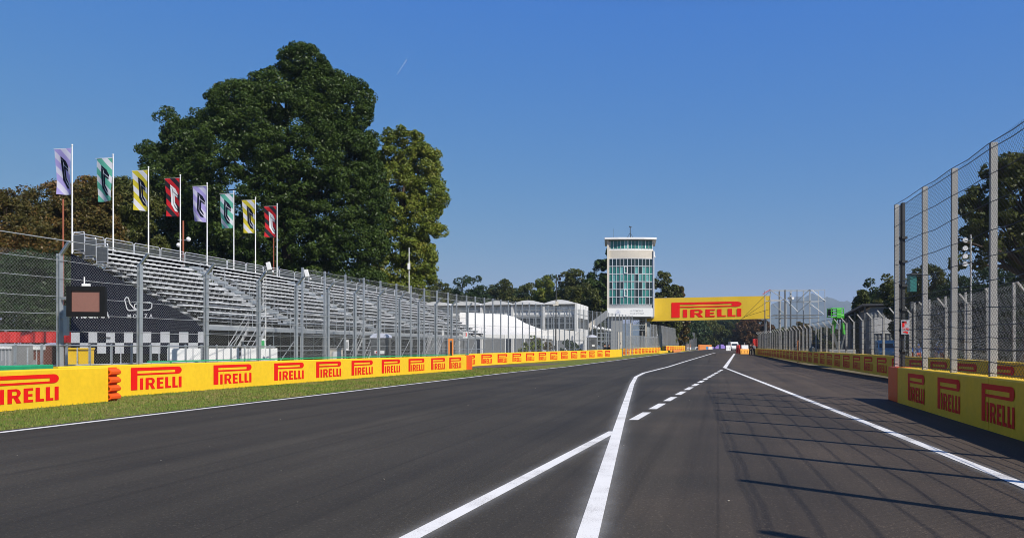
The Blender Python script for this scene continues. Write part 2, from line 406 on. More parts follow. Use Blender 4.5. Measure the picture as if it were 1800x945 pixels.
def asphalt_mat():
    m, nt, b = new_mat('asphalt'); L = nt.links.new
    tc = N(nt, 'ShaderNodeTexCoord')
    rot = N(nt, 'ShaderNodeMapping'); rot.inputs['Rotation'].default_value = (0, 0, -YAW); L(tc.outputs['Object'], rot.inputs['Vector'])
    st = N(nt, 'ShaderNodeMapping'); st.inputs['Scale'].default_value = (0.9, 0.035, 1); L(rot.outputs['Vector'], st.inputs['Vector'])
    streak = N(nt, 'ShaderNodeTexNoise'); streak.inputs['Scale'].default_value = 1.0; streak.inputs['Detail'].default_value = 6; streak.inputs['Roughness'].default_value = 0.6
    L(st.outputs['Vector'], streak.inputs['Vector'])
    big = N(nt, 'ShaderNodeTexNoise'); big.inputs['Scale'].default_value = 0.22; big.inputs['Detail'].default_value = 5; L(rot.outputs['Vector'], big.inputs['Vector'])
    fine = N(nt, 'ShaderNodeTexNoise'); fine.inputs['Scale'].default_value = 130; fine.inputs['Detail'].default_value = 3; L(tc.outputs['Object'], fine.inputs['Vector'])
    vo = N(nt, 'ShaderNodeTexVoronoi'); vo.inputs['Scale'].default_value = 75; L(tc.outputs['Object'], vo.inputs['Vector'])
    # older, browner asphalt towards the pit exit, with an uneven edge
    sx = N(nt, 'ShaderNodeSeparateXYZ'); L(rot.outputs['Vector'], sx.inputs['Vector'])
    ea = N(nt, 'ShaderNodeMath', operation='MULTIPLY_ADD'); L(big.outputs['Fac'], ea.inputs[0]); ea.inputs[1].default_value = 7.0; L(sx.outputs['X'], ea.inputs[2])
    mr = N(nt, 'ShaderNodeMapRange', interpolation_type='SMOOTHSTEP'); mr.inputs['From Min'].default_value = 0.3; mr.inputs['From Max'].default_value = 8.3
    L(ea.outputs[0], mr.inputs['Value'])
    mx = N(nt, 'ShaderNodeMix', data_type='RGBA'); mx.inputs['A'].default_value = (0.0430, 0.0375, 0.0292, 1); mx.inputs['B'].default_value = (0.074, 0.0545, 0.0385, 1)
    L(mr.outputs['Result'], mx.inputs['Factor'])
    s1 = N(nt, 'ShaderNodeMapRange'); s1.inputs['From Min'].default_value = 0.3; s1.inputs['From Max'].default_value = 0.7; s1.inputs['To Min'].default_value = 0.68; s1.inputs['To Max'].default_value = 1.26
    L(streak.outputs['Fac'], s1.inputs['Value'])
    s2 = N(nt, 'ShaderNodeMapRange'); s2.inputs['From Min'].default_value = 0.3; s2.inputs['From Max'].default_value = 0.7; s2.inputs['To Min'].default_value = 0.72; s2.inputs['To Max'].default_value = 1.32
    L(fine.outputs['Fac'], s2.inputs['Value'])
    s3 = N(nt, 'ShaderNodeMapRange'); s3.inputs['From Min'].default_value = 0.3; s3.inputs['From Max'].default_value = 0.7; s3.inputs['To Min'].default_value = 0.80; s3.inputs['To Max'].default_value = 1.18
    L(big.outputs['Fac'], s3.inputs['Value'])
    # single pale stones in the mix
    gt = N(nt, 'ShaderNodeMath', operation='GREATER_THAN'); gt.inputs[1].default_value = 0.965
    sc = N(nt, 'ShaderNodeSeparateColor'); L(vo.outputs['Color'], sc.inputs['Color']); L(sc.outputs['Red'], gt.inputs[0])
    g2 = N(nt, 'ShaderNodeMath', operation='MULTIPLY_ADD'); L(gt.outputs[0], g2.inputs[0]); g2.inputs[1].default_value = 0.9; g2.inputs[2].default_value = 1.0
    # longitudinal paving joints, broken up, and darker rubbered lines
    wv = N(nt, 'ShaderNodeMath', operation='PINGPONG'); L(sx.outputs['X'], wv.inputs[0]); wv.inputs[1].default_value = 2.1
    jt = N(nt, 'ShaderNodeMapRange'); jt.inputs['From Min'].default_value = 0.0; jt.inputs['From Max'].default_value = 0.022; jt.inputs['To Min'].default_value = 0.68; jt.inputs['To Max'].default_value = 1.0; L(wv.outputs[0], jt.inputs['Value'])
    st2 = N(nt, 'ShaderNodeMapping'); st2.inputs['Scale'].default_value = (2.6, 0.02, 1); L(rot.outputs['Vector'], st2.inputs['Vector'])
    rub = N(nt, 'ShaderNodeTexNoise'); rub.inputs['Scale'].default_value = 1.0; rub.inputs['Detail'].default_value = 3; L(st2.outputs['Vector'], rub.inputs['Vector'])
    rb = N(nt, 'ShaderNodeMapRange'); rb.inputs['From Min'].default_value = 0.56; rb.inputs['From Max'].default_value = 0.74; rb.inputs['To Min'].default_value = 1.0; rb.inputs['To Max'].default_value = 0.60; L(rub.outputs['Fac'], rb.inputs['Value'])
    mid_n = N(nt, 'ShaderNodeTexNoise'); mid_n.inputs['Scale'].default_value = 28; mid_n.inputs['Detail'].default_value = 4; L(tc.outputs['Object'], mid_n.inputs['Vector'])
    s4 = N(nt, 'ShaderNodeMapRange'); s4.inputs['From Min'].default_value = 0.3; s4.inputs['From Max'].default_value = 0.7; s4.inputs['To Min'].default_value = 0.80; s4.inputs['To Max'].default_value = 1.2; L(mid_n.outputs['Fac'], s4.inputs['Value'])
    cur = s1.outputs['Result']
    for x in (s2.outputs['Result'], s3.outputs['Result'], g2.outputs[0], jt.outputs['Result'], rb.outputs['Result'], s4.outputs['Result']):
        mu = N(nt, 'ShaderNodeMath', operation='MULTIPLY'); L(cur, mu.inputs[0]); L(x, mu.inputs[1]); cur = mu.outputs[0]
    vs = N(nt, 'ShaderNodeVectorMath', operation='SCALE'); L(mx.outputs['Result'], vs.inputs[0]); L(cur, vs.inputs['Scale'])
    L(vs.outputs['Vector'], b.inputs['Base Color'])
    rr = N(nt, 'ShaderNodeMapRange'); rr.inputs['To Min'].default_value = 0.68; rr.inputs['To Max'].default_value = 0.95; L(streak.outputs['Fac'], rr.inputs['Value'])
    L(rr.outputs['Result'], b.inputs['Roughness']); b.inputs['Specular IOR Level'].default_value = 0.3
    bp = N(nt, 'ShaderNodeBump'); bp.inputs['Strength'].default_value = 0.35; bp.inputs['Distance'].default_value = 0.006
    L(vo.outputs['Distance'], bp.inputs['Height']); L(bp.outputs['Normal'], b.inputs['Normal'])
    M['asphalt'] = m
asphalt_mat()

far_l = [(-5000, -400), (-5000, 9000)]; far_r = [(5000, -400), (5000, 9000)]
sheet('ground', far_l, far_r, -0.016, 'soil')
EDGE = [G(0, 760), G(900, 654), G(1189, 619.6), (74.0, 300), (105.0, 400), (128, 470)]
EDGE = [(EDGE[0][0] - TS * 60, EDGE[0][1] - 60)] + EDGE
W2A, W2B = (18.5, 38.6), (38.8, 127.0)
RIGHT = [(18.5 - 0.2297 * 70, 38.6 - 70), W2A, W2B, (56, 200), (112, 400), (136, 470)]
road = sheet('road', [(x - 0.35, y) for x, y in EDGE], [(x + 0.4, y) for x, y in RIGHT], 0.0, 'asphalt')
# the grass verge between the road and the barriers, and the service lane that crosses it
VL = [(-30, -45), (-26.0, 18), (-13.2, 25.7), (-6, 60), (-2.0, 66), (14, 110), (28, 155), (58, 240), (98, 400), (110, 470)]
sheet('grass_verge', [(x - 1.5, y) for x, y in VL], [(x - 0.3, y) for x, y in EDGE], -0.008, 'turf')
la, lb, lc, ld = G(823, 649), G(826, 644.5), G(1000, 637.2), G(960, 641.2)
mb = MB(); mb.quad((la[0] - 3, la[1] - 2, zg(la[1]) - 0.003), (ld[0], ld[1], zg(ld[1]) - 0.003), (lc[0], lc[1], zg(lc[1]) - 0.003), (lb[0] - 3, lb[1] + 1, zg(lb[1]) - 0.003))
mm('service_asphalt', (0.10, 0.075, 0.062), 0.9, var=0.25, scale=1.5)
setting(mb.obj('service_lane', 'service_asphalt'))

def ribbon(pts, w):
    """left and right edge of a painted line of width w along (x, y) points"""
    Lp, Rp = [], []
    for i, p in enumerate(pts):
        a = Vector(pts[max(0, i - 1)]); b = Vector(pts[min(len(pts) - 1, i + 1)]); d = (b - a).normalized()
        k = w / 2 / max(0.3, abs(d.y)); Lp.append((p[0] - k, p[1])); Rp.append((p[0] + k, p[1]))
    return Lp, Rp
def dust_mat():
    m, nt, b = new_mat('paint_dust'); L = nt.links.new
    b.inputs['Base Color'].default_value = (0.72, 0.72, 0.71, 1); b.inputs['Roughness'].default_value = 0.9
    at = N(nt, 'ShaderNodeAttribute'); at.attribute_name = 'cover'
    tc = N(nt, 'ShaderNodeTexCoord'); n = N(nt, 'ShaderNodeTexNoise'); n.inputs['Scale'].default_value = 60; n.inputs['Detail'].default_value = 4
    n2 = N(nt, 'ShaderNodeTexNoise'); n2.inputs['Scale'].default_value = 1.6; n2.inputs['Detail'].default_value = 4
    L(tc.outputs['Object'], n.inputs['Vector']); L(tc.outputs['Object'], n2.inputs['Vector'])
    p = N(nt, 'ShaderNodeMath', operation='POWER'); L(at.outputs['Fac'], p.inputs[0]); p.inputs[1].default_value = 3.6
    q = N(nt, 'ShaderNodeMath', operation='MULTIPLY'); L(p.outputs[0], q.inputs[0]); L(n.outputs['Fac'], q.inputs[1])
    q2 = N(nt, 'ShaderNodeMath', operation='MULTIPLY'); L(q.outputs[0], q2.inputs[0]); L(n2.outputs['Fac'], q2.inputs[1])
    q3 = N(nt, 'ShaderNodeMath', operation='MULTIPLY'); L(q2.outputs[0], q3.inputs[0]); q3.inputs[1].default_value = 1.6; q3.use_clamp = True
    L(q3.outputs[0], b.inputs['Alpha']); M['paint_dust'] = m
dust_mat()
def marking(name, pts, w, dust=0.0, zo=0.008):
    Lp, Rp = ribbon(pts, w)
    o = sheet(name, Lp, Rp, zo, M['paint_worn'])
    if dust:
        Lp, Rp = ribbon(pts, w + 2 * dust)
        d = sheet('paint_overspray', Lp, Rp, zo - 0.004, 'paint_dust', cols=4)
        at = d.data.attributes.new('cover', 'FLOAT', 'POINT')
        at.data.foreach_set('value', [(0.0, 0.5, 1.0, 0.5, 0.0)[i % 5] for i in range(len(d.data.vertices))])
    return o
def worn_mat():
    m, nt, b = new_mat('paint_worn'); L = nt.links.new
    tc = N(nt, 'ShaderNodeTexCoord')
    n = N(nt, 'ShaderNodeTexNoise'); n.inputs['Scale'].default_value = 90; n.inputs['Detail'].default_value = 4
    n2 = N(nt, 'ShaderNodeTexNoise'); n2.inputs['Scale'].default_value = 1.2; n2.inputs['Detail'].default_value = 5
    L(tc.outputs['Object'], n.inputs['Vector']); L(tc.outputs['Object'], n2.inputs['Vector'])
    a = N(nt, 'ShaderNodeMath', operation='ADD'); L(n.outputs['Fac'], a.inputs[0]); L(n2.outputs['Fac'], a.inputs[1])
    cr = N(nt, 'ShaderNodeValToRGB'); cr.color_ramp.elements[0].position = 0.36; cr.color_ramp.elements[0].color = (0.42, 0.40, 0.38, 1)
    cr.color_ramp.elements[1].position = 0.50; cr.color_ramp.elements[1].color = (0.80, 0.785, 0.76, 1)
    h = N(nt, 'ShaderNodeMath', operation='MULTIPLY'); L(a.outputs[0], h.inputs[0]); h.inputs[1].default_value = 0.5
    L(h.outputs[0], cr.inputs['Fac']); L(cr.outputs['Color'], b.inputs['Base Color']); b.inputs['Roughness'].default_value = 0.7
    bp = N(nt, 'ShaderNodeBump'); bp.inputs['Strength'].default_value = 0.4; bp.inputs['Distance'].default_value = 0.004
    L(n.outputs['Fac'], bp.inputs['Height']); L(bp.outputs['Normal'], b.inputs['Normal'])
    M['paint_worn'] = m
worn_mat()
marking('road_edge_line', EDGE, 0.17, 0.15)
mid = [G(*p) for p in [(1032, 945), (1087, 752), (1101, 706), (1111, 675), (1118, 662), (1132, 655), (1200, 636.3), (1258, 619.5)]]
mid = [(mid[0][0] - 0.28, mid[0][1] - 2.2)] + mid
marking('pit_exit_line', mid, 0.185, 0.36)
br = [G(715, 948), G(900, 852), G(1078, 758)]
br = [(br[0][0] - 1.2, br[0][1] - 3.4)] + br
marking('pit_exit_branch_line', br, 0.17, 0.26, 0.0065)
apex = G(1274, 646)
right = [G(1800, 853), G(1540, 749.5), apex]
right = [(right[0][0] - 1.0, right[0][1] - 3.6)] + right
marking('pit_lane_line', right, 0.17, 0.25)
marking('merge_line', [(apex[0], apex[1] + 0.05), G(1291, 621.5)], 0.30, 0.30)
d0, d1 = Vector(G(1113, 738)), Vector(G(1272, 648))
dd = (d1 - d0).normalized()
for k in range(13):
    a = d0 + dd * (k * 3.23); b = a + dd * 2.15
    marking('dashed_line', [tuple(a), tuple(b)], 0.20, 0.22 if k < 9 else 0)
# small stones and leaves lying on the asphalt
mb = MB()
for k in range(34):
    Y = random.uniform(7, 40); X = random.uniform(-10, 9) + TS * (Y - 10); r = random.uniform(0.004, 0.011)
    a = random.uniform(0, 6.28)
    mb.box((X, Y, r * 0.4 + 0.003), (r * 2, r * 1.4, r * 0.7), (Vector((math.cos(a), math.sin(a), 0)), Vector((-math.sin(a), math.cos(a), 0)), UP))
mm('grit', (0.42, 0.38, 0.31), 0.8)
tag(mb.obj('grit', 'grit'), kind='stuff', label='loose pale grit scattered on the dark asphalt')

# grass blades on the verge
def blades(n, y0, y1):
    Y = y0 + (y1 - y0) * RNG.random(n) ** 1.5
    xl = np.interp(Y, [p[1] for p in VL], [p[0] for p in VL]); xr = np.interp(Y, [p[1] for p in EDGE], [p[0] for p in EDGE]) - 0.28
    X = xl + (xr - xl) * RNG.random(n)
    ang = RNG.random(n) * 6.283; h = 0.025 + 0.05 * RNG.random(n); w = 0.008 + Y * 0.00025
    lean = (RNG.random((n, 2)) - 0.5) * 0.06
    base = np.column_stack([X, Y, np.full(n, -0.01)])
    dx = np.column_stack([np.cos(ang) * w, np.sin(ang) * w, np.zeros(n)])
    tip = base + np.column_stack([lean[:, 0], lean[:, 1], h])
    V = np.stack([base - dx, base + dx, tip], 1).reshape(-1, 3)
    return V, np.arange(3 * n).reshape(-1, 3)
V, Fc = blades(60000, 14, 62)
ground_mat('blade', [(0.055, 0.11, 0.014), (0.11, 0.18, 0.026), (0.17, 0.19, 0.04), (0.25, 0.20, 0.08)], 6, 0.0, 0.25)
tag(link('grass', np_mesh('grass', V, Fc, 'blade')), kind='stuff', label='short dry grass growing on the verge by the barrier')

# ================================================================== BARRIERS
logo_me = MB().flat(LOGO, (0, 0, 0), (1, 0, 0), (0, 0, 1)).mesh('logo', 'logo_red')
def logo(parent, o, ax, w, h, mesh=None):
    n = UP.cross(Vector(ax)).normalized()
    ax = Vector(ax).normalized()
    mx = Matrix.Translation(o) @ Matrix(((ax.x * w, n.x, 0, 0), (ax.y * w, n.y, 0, 0), (0, 0, h, 0), (0, 0, 0, 1)))
    return link('logo', mesh or logo_me, parent, mx)
def barrier(name, label, cat, a, b, ha, hb, thick, out, logos=(), lz=(0.13, 0.74), mat='yellow', group=None, flip=False, seg=None, lens=2.2, skirt=0.0):
    """a wall whose track face runs from a to b; out = unit vector away from the track"""
    za, zb = zg(a[1]), zg(b[1]); A, B = Vector((*a, za)), Vector((*b, zb)); L = (B - A).length; d = (B - A) / L
    o3 = Vector((*out, 0))
    t = thing(name, label, cat, tuple(A), 0, group)
    n = seg or max(1, round(L / 4.0)); mb = MB()
    for i in range(n):
        t0, t1 = i / n, (i + 1) / n
        p, q = A + d * (L * t0 + 0.006), A + d * (L * t1 - 0.006); j = o3 * random.uniform(0, 0.006)
        h0, h1 = ha + (hb - ha) * t0, ha + (hb - ha) * t1; r = 0.03
        sec = lambda c, h: [c + j, c + j + UP * (h - r), c + j + o3 * r + UP * h, c + j + o3 * (thick - r) + UP * h, c + j + o3 * thick + UP * (h - r), c + j + o3 * thick]
        s0, s1 = sec(p, h0), sec(q, h1)
        mb.add(s0 + s1, [(k, (k + 1) % 6, 6 + (k + 1) % 6, 6 + k) for k in range(5)] + [(5, 0, 6, 11), (0, 5, 4, 3, 2, 1), (6, 7, 8, 9, 10, 11)])
    mb.obj('wall', mat, t)
    for (Y0, l_) in logos:
        Y1 = Y0 + l_; f = lambda Y: A + d * ((Y - A.y) / d.y)
        p, q = (f(Y0), f(Y1)) if not flip else (f(Y1), f(Y0))
        hh = ha + (hb - ha) * (Y0 - A.y) / (B.y - A.y)
        logo(t, p - o3 * 0.008 + UP * (hh * lz[0]), (q - p), (q - p).length, hh * lz[1])
    return t
LOUT = (-0.955, 0.297)
A1a, A1b = (-12.74 - 0.205 * 8, 11.8), (-11.96, 23.6)
b1 = barrier('sponsor_barrier', 'yellow barrier with red lettering ending in stacked orange rails, closest to the camera', 'barrier', A1a, A1b, 1.0, 1.02, 0.35, (-0.98, 0.2), [(15.2, 2.3), (19.4, 2.3)], (0.17, 0.70), group='yellow trackside barriers', seg=3)
# corrugated orange rail ends on the end of the near barrier
mb = MB(); A = Vector((A1b[0], A1b[1], 0)); d = Vector((0.205, 1, 0)).normalized(); n = Vector((0.98, -0.2, 0)).normalized()
prof = []
for k in range(4):
    z = 0.03 + k * 0.245
    prof += [(-0.02, z), (0.10, z + 0.05), (0.10, z + 0.10), (-0.02, z + 0.155)]
    mb.prism([(-0.03, z), (0.09, z + 0.045), (0.10, z + 0.12), (0.0, z + 0.20), (-0.05, z + 0.20), (0.04, z + 0.115), (0.03, z + 0.055), (-0.06, z + 0.01)], A + d * 0.01, n, UP, d, 0.42)
mb.box(A + d * 0.22 - n * 0.10 + UP * 0.5, (0.42, 0.10, 1.0), (d, n, UP))
mb.obj('rail_end', 'orange', b1)
A2a, A2b = (-12.7, 25.7), (-3.2, 56.0)
A2d = Vector((9.5, 30.3))
A2s = (A2a[0] - 0.3135 * 2.2, A2a[1] - 2.2)
b2 = barrier('sponsor_barrier', 'long yellow barrier of eight red logos along the grass, ending in an orange block', 'barrier', A2s, A2b, 1.03, 1.02, 0.35, LOUT,
             [(26.2, 2.3), (30.15, 2.25), (33.9, 2.2), (37.1, 2.2), (40.3, 2.2), (43.5, 2.2), (46.8, 2.2), (50.0, 2.2), (52.9, 2.1)], (0.18, 0.72), group='yellow trackside barriers')
b2['label'] = 'long yellow barrier of nine red logos along the grass, ending in an orange block'
mb = MB(); e = Vector((*A2b, 0)); d = Vector((9.5, 30.3, 0)).normalized(); o3 = Vector((*LOUT, 0))
mb.box(e + d * 0.55 + o3 * 0.2 + UP * 0.52, (1.05, 0.5, 1.04), (d, o3, UP)); mb.obj('end_block', 'orange', b2, bevel=0.03)
A3a = G(823, 644); A3b = G(1093, 626.5)
A3d = (Vector(A3b) - Vector(A3a)).normalized(); A3o = (-A3d.y, A3d.x)
A3s = (A3a[0] - A3d.x * 3, A3a[1] - A3d.y * 3)
b3 = barrier('sponsor_barrier', 'yellow barrier below the tall mesh fence in front of the white tent', 'barrier', A3s, A3b, 1.05, 1.02, 0.35, A3o, [(A3a[1] - 0.8 + 3.15 * k, 2.0) for k in range(13)], (0.17, 0.73), group='yellow trackside barriers')
A4a, A4b = G(1093, 624.6), G(1161, 619.6)
A4d = (Vector(A4b) - Vector(A4a)).normalized(); A4o = (-A4d.y, A4d.x)
b4 = barrier('sponsor_barrier', 'yellow barrier standing at the foot of the glazed control tower', 'barrier', A4a, A4b, 1.05, 1.05, 0.35, A4o, [(A4a[1] + 0.6 + 3.1 * k, 2.1) for k in range(11)], (0.17, 0.73), group='yellow trackside barriers')
A5a, A5b = G(1167, 619.3), G(1204, 616.4)
A5d = (Vector(A5b) - Vector(A5a)).normalized(); A5o = (-A5d.y, A5d.x)
b5 = barrier('sponsor_barrier', 'far yellow barrier in front of the brick coloured wall past the tower', 'barrier', A5a, A5b, 1.3, 1.3, 0.35, A5o, [(A5a[1] + 1 + 4.4 * k, 3.0) for k in range(9)], (0.17, 0.73), group='yellow trackside barriers')
# low orange-yellow blocks in front of it
c0, c1 = G(1159, 621.0), G(1184, 618.4)
barrier('kerb_block', 'low plain yellow block lying before the far barrier', 'block', c0, c1, 0.45, 0.4, 0.3, A5o, group=None)
c0, c1 = G(1184, 619.0), G(1197, 617.8)
barrier('kerb_block', 'low plain orange block lying beyond the yellow one on the verge', 'block', c0, c1, 0.5, 0.5, 0.3, A5o, mat='orange_pale')
c0, c1 = G(1230, 614.8), G(1251, 613.6)
barrier('boundary_wall', 'pale orange wall where the left verge bends far away', 'wall', c0, c1, 1.6, 1.6, 0.4, A5o, mat='orange_pale')
c0, c1 = G(1204, 616.2), G(1229, 614.9)
barrier('boundary_wall', 'dull tan wall behind the white distance boards', 'wall', (c0[0] - 1.5, c0[1] + 6), (c1[0] - 1, c1[1] + 6), 1.5, 1.5, 0.4, A5o, mat='orange_pale')
c0, c1 = (PX(1252, 330), 330), (PX(1276, 400), 400)
barrier('advertising_fence', 'purple banner wall at the far end of the straight', 'banner', c0, c1, 2.0, 2.0, 0.3, A5o, mat='purple')

# right-hand walls
ROUT = (0.968, -0.25)
W1a, W1b = (11.5 - TS * 32.35, 24.35 - 32.35), (11.5, 24.35)
w1 = barrier('sponsor_wall', 'shaded yellow pit wall on the near right carrying the tall fence, with an orange end', 'wall', W1a, (W1b[0] - TS * 1.25, W1b[1] - 1.25), 1.02, 1.02, 0.46, ROUT,
             [(7.6, 1.75), (11.3, 1.7), (13.95, 1.75), (17.1, 1.75), (20.05, 1.75)], (0.16, 0.72), flip=True, group='yellow pit walls', seg=8)
mb = MB(); e = Vector((*W1b, 0)); d = Vector((TS, 1, 0)).normalized(); o3 = Vector((*ROUT, 0))
mb.box(e - d * 0.64 + o3 * 0.227 + UP * 0.51, (1.27, 0.455, 1.02), (d, o3, UP)); mb.obj('end_block', 'orange', w1, bevel=0.02)
W2s = (W2A[0] - 0.2297 * 45, W2A[1] - 45)
w2 = barrier('sponsor_wall', 'long shaded yellow wall receding on the right below the slanted fence arms', 'wall', W2s, W2B, 1.05, 1.02, 0.4, (0.9746, -0.2239), [(20.8 + 3.2 * k, 2.15) for k in range(32)], (0.14, 0.74), flip=True, group='yellow pit walls')

# ================================================================== FENCES
def ibeam(w, d, t):                                # I section, local
    return [(-w / 2, -d / 2), (w / 2, -d / 2), (w / 2, -d / 2 + t), (t / 2, -d / 2 + t), (t / 2, d / 2 - t), (w / 2, d / 2 - t), (w / 2, d / 2), (-w / 2, d / 2), (-w / 2, d / 2 - t), (-t / 2, d / 2 - t), (-t / 2, -d / 2 + t), (-w / 2, -d / 2 + t)]
def fence(name, label, posts, h, base=0.0, prof=None, pmat='steel', arm=None, arm_w=0.07, cables=(), cr=0.01, cmat='wire', front=(0, 0), wires=None, wmat='wire', runs=None, group=None, sag=0.02, tips=True, cat='fence', foot=None, hf=None):
    t = thing(name, label, cat, (*posts[0], zg(posts[0][1])), 0, group)
    dirs = []
    for i in range(len(posts)):
        a, b = Vector(posts[max(0, i - 1)]), Vector(posts[min(len(posts) - 1, i + 1)]); dirs.append((b - a).normalized())
    pm_ = MB().prism(prof, (0, 0, base), (1, 0, 0), (0, 1, 0), (0, 0, 1), h - base)
    pme = pm_.mesh('post', pmat)
    ame = None
    if arm: ame = MB().bar((0, 0, h - 0.06), (arm[0], arm[1], h + arm[2]), arm_w, arm_w).mesh('arm', pmat)
    fme = MB().box((0, 0, base + 0.05), (0.26, 0.26, 0.1)).mesh('foot', foot) if foot else None
    for p, d in zip(posts, dirs):
        yaw = math.atan2(d.y, d.x)
        fz_ = hf(p[1]) if hf else 1.0
        o = link('post', pme, t, Matrix.Translation((*p, zg(p[1]) + base * (1 - fz_))) @ Matrix.Scale(fz_, 4, (0, 0, 1)) @ Matrix.Rotation(yaw + random.uniform(-0.03, 0.03), 4, 'Z') @ Matrix.Rotation(random.gauss(0, 0.004), 4, 'X'))
        if ame: link('arm', ame, o, Matrix.Translation((*p, zg(p[1]))))
        if fme: link('foot', fme, o, Matrix.Translation((*p, zg(p[1]))) @ Matrix.Rotation(yaw, 4, 'Z'))
    f = Vector((*front, 0))
    for z in cables:
        mb = MB()
        for a, b in zip(posts[:-1], posts[1:]):
            zz = lambda Y: base + (z - base) * (hf(Y) if hf else 1.0)
            pa = Vector((*a, zg(a[1]) + zz(a[1]))) + f; pb = Vector((*b, zg(b[1]) + zz(b[1]))) + f
            m_ = (pa + pb) / 2 - UP * (sag * random.uniform(0.3, 1.6))
            mb.tube(pa, m_, cr, 5, caps=False); mb.tube(m_, pb, cr, 5, caps=False)
        mb.obj('cable', cmat, t)
    if arm and tips:
        mb = MB()
        for a, b in zip(posts[:-1], posts[1:]):
            mb.tube(Vector((a[0] + arm[0], a[1] + arm[1], zg(a[1]) + h + arm[2])), Vector((b[0] + arm[0], b[1] + arm[1], zg(b[1]) + h + arm[2])), cr * 1.6, 5, caps=False)
        mb.obj('top_cable', cmat, t)
    if wires:
        px, pz, r, z0, z1 = wires; VV, FF = [], []
        o = 0
        for a, b, *zt_ in (runs or [(posts[0], posts[-1])]):
            V, Fc = lattice((a[0] + front[0] * 0.8, a[1] + front[1] * 0.8), (b[0] + front[0] * 0.8, b[1] + front[1] * 0.8), zg(a[1]) + z0, zg(b[1]) + z0, (zt_[0] if zt_ else z1) - z0, px, pz, r)
            VV.append(V); FF.append(Fc + o); o += len(V)
        link('wire_mesh', np_mesh('wire_mesh', np.concatenate(VV), np.concatenate(FF), wmat), t)
    return t
f1x = lambda Y: -13.35 + 0.3135 * (Y - 25.7)
f1 = [(f1x(Y), Y) for Y in (15.5, 18.3, 21.1, 24.3, 27.4, 30.7, 33.9, 36.6, 39.3, 41.9, 44.5, 47.1, 49.7, 52.3, 54.9, 57.9)]
fence('debris_fence', 'galvanised mesh fence with angled post tops behind the left yellow barriers', f1, 4.45, 0.0, ibeam(0.14, 0.14, 0.025), 'steel', (0.36, -0.12, 0.36), 0.085,
      cables=(1.66, 2.1, 2.62, 3.14, 3.7, 4.24), cr=0.011, front=(0.085, -0.027), wires=(0.105, 0.105, 0.0020, 1.05, 4.4), foot='green_paint')
# green rail along its foot
mb = MB(); mb.bar((f1x(27.4) + 0.25, 27.4, 1.09), (f1x(57.5) + 0.25, 57.5, 1.09), 0.05, 0.05); mb.bar((f1x(31), 31, 0.55), (f1x(31) + 0.25, 31, 1.09), 0.05, 0.05)
mb2 = MB()
a = thing('foot_rail', 'thin green rail running along the foot of the left mesh fence', 'rail', (f1x(27.4) + 0.25, 27.4, 0))
MB().bar((f1x(27.4) + 0.27, 27.4, 1.10), (f1x(57.5) + 0.27, 57.5, 1.10), 0.045, 0.05).obj('rail', 'green_paint', a)
for Y in np.arange(28.5, 57, 4.05): MB().bar((f1x(Y) + 0.27, Y, 0.0), (f1x(Y) + 0.27, Y, 1.08), 0.05, 0.05).obj('rail_post', 'green_paint', a)
barrier('green_block', 'green painted concrete block showing above the near yellow barrier', 'block', (-15.1, 12.0), (PX(100, 23.2) - 0.1, 23.2), 1.13, 1.10, 0.3, (-0.98, 0.2), mat='green_paint')
# tall second fence
f2 = [(-11.6 + 7.2 * k / 10, 44 + 2.2 * k) for k in range(10)]
f2e = (-4.6, 66.2)
for k in range(0, 33): f2.append((f2e[0] + A3d.x * 1.82 * k, f2e[1] + A3d.y * 1.82 * k))
fence('debris_fence', 'tall straight mesh fence on pale concrete posts between the grandstand and the barrier', f2, 6.0, 0.0, rect(-0.045, -0.05, 0.045, 0.05), 'steel',
      cables=(1.2, 2.3, 3.5, 4.7, 5.9), cr=0.010, front=(0.09, -0.03), wires=(0.16, 0.14, 0.0024, 1.0, 5.95), runs=[(f2[0], f2e), (f2e, f2[-1])])
f3 = [(PX(1106, 131) - 0.8 + (A4d.x) * 2.6 * k - 0.6, 131 + A4d.y * 2.6 * k) for k in range(0, 48)]
def _f3(k):
    Y = 147.6 + 2.7 * k; x = np.interp(Y, [147, 156, 190, 225, 300], [1142, 1160, 1189, 1210, 1236]); return (PX(x, Y), Y)
f3 = [_f3(k) for k in range(0, 45)]
fence('debris_fence', 'far grey mesh fence passing under the yellow bridge banner', f3, 5.4, 0.0, rect(-0.06, -0.07, 0.06, 0.07), 'steel', cables=(1.3, 3.0, 5.3), cr=0.014, cmat='wire_pale', wmat='wire_pale', front=(0.09, -0.03),
      wires=(0.2, 0.2, 0.007, 0.9, 5.3), runs=[(f3[0], f3[3]), (f3[3], f3[16]), (f3[16], f3[29]), (f3[29], f3[44])])
f4 = [(PX(np.interp(Y, [121, 156], [1100, 1161]), Y), Y) for Y in [121.5 + 2.6 * k for k in range(0, 13)]]
fence('low_fence', 'lower pale mesh fence standing in front of the open base of the tower', f4, 3.0, 0.0, rect(-0.05, -0.05, 0.05, 0.05), 'steel', cables=(1.2, 2.95), cr=0.014, cmat='wire_pale', wmat='wire_pale', front=(0.09, -0.03),
      wires=(0.16, 0.16, 0.0055, 0.9, 2.95))
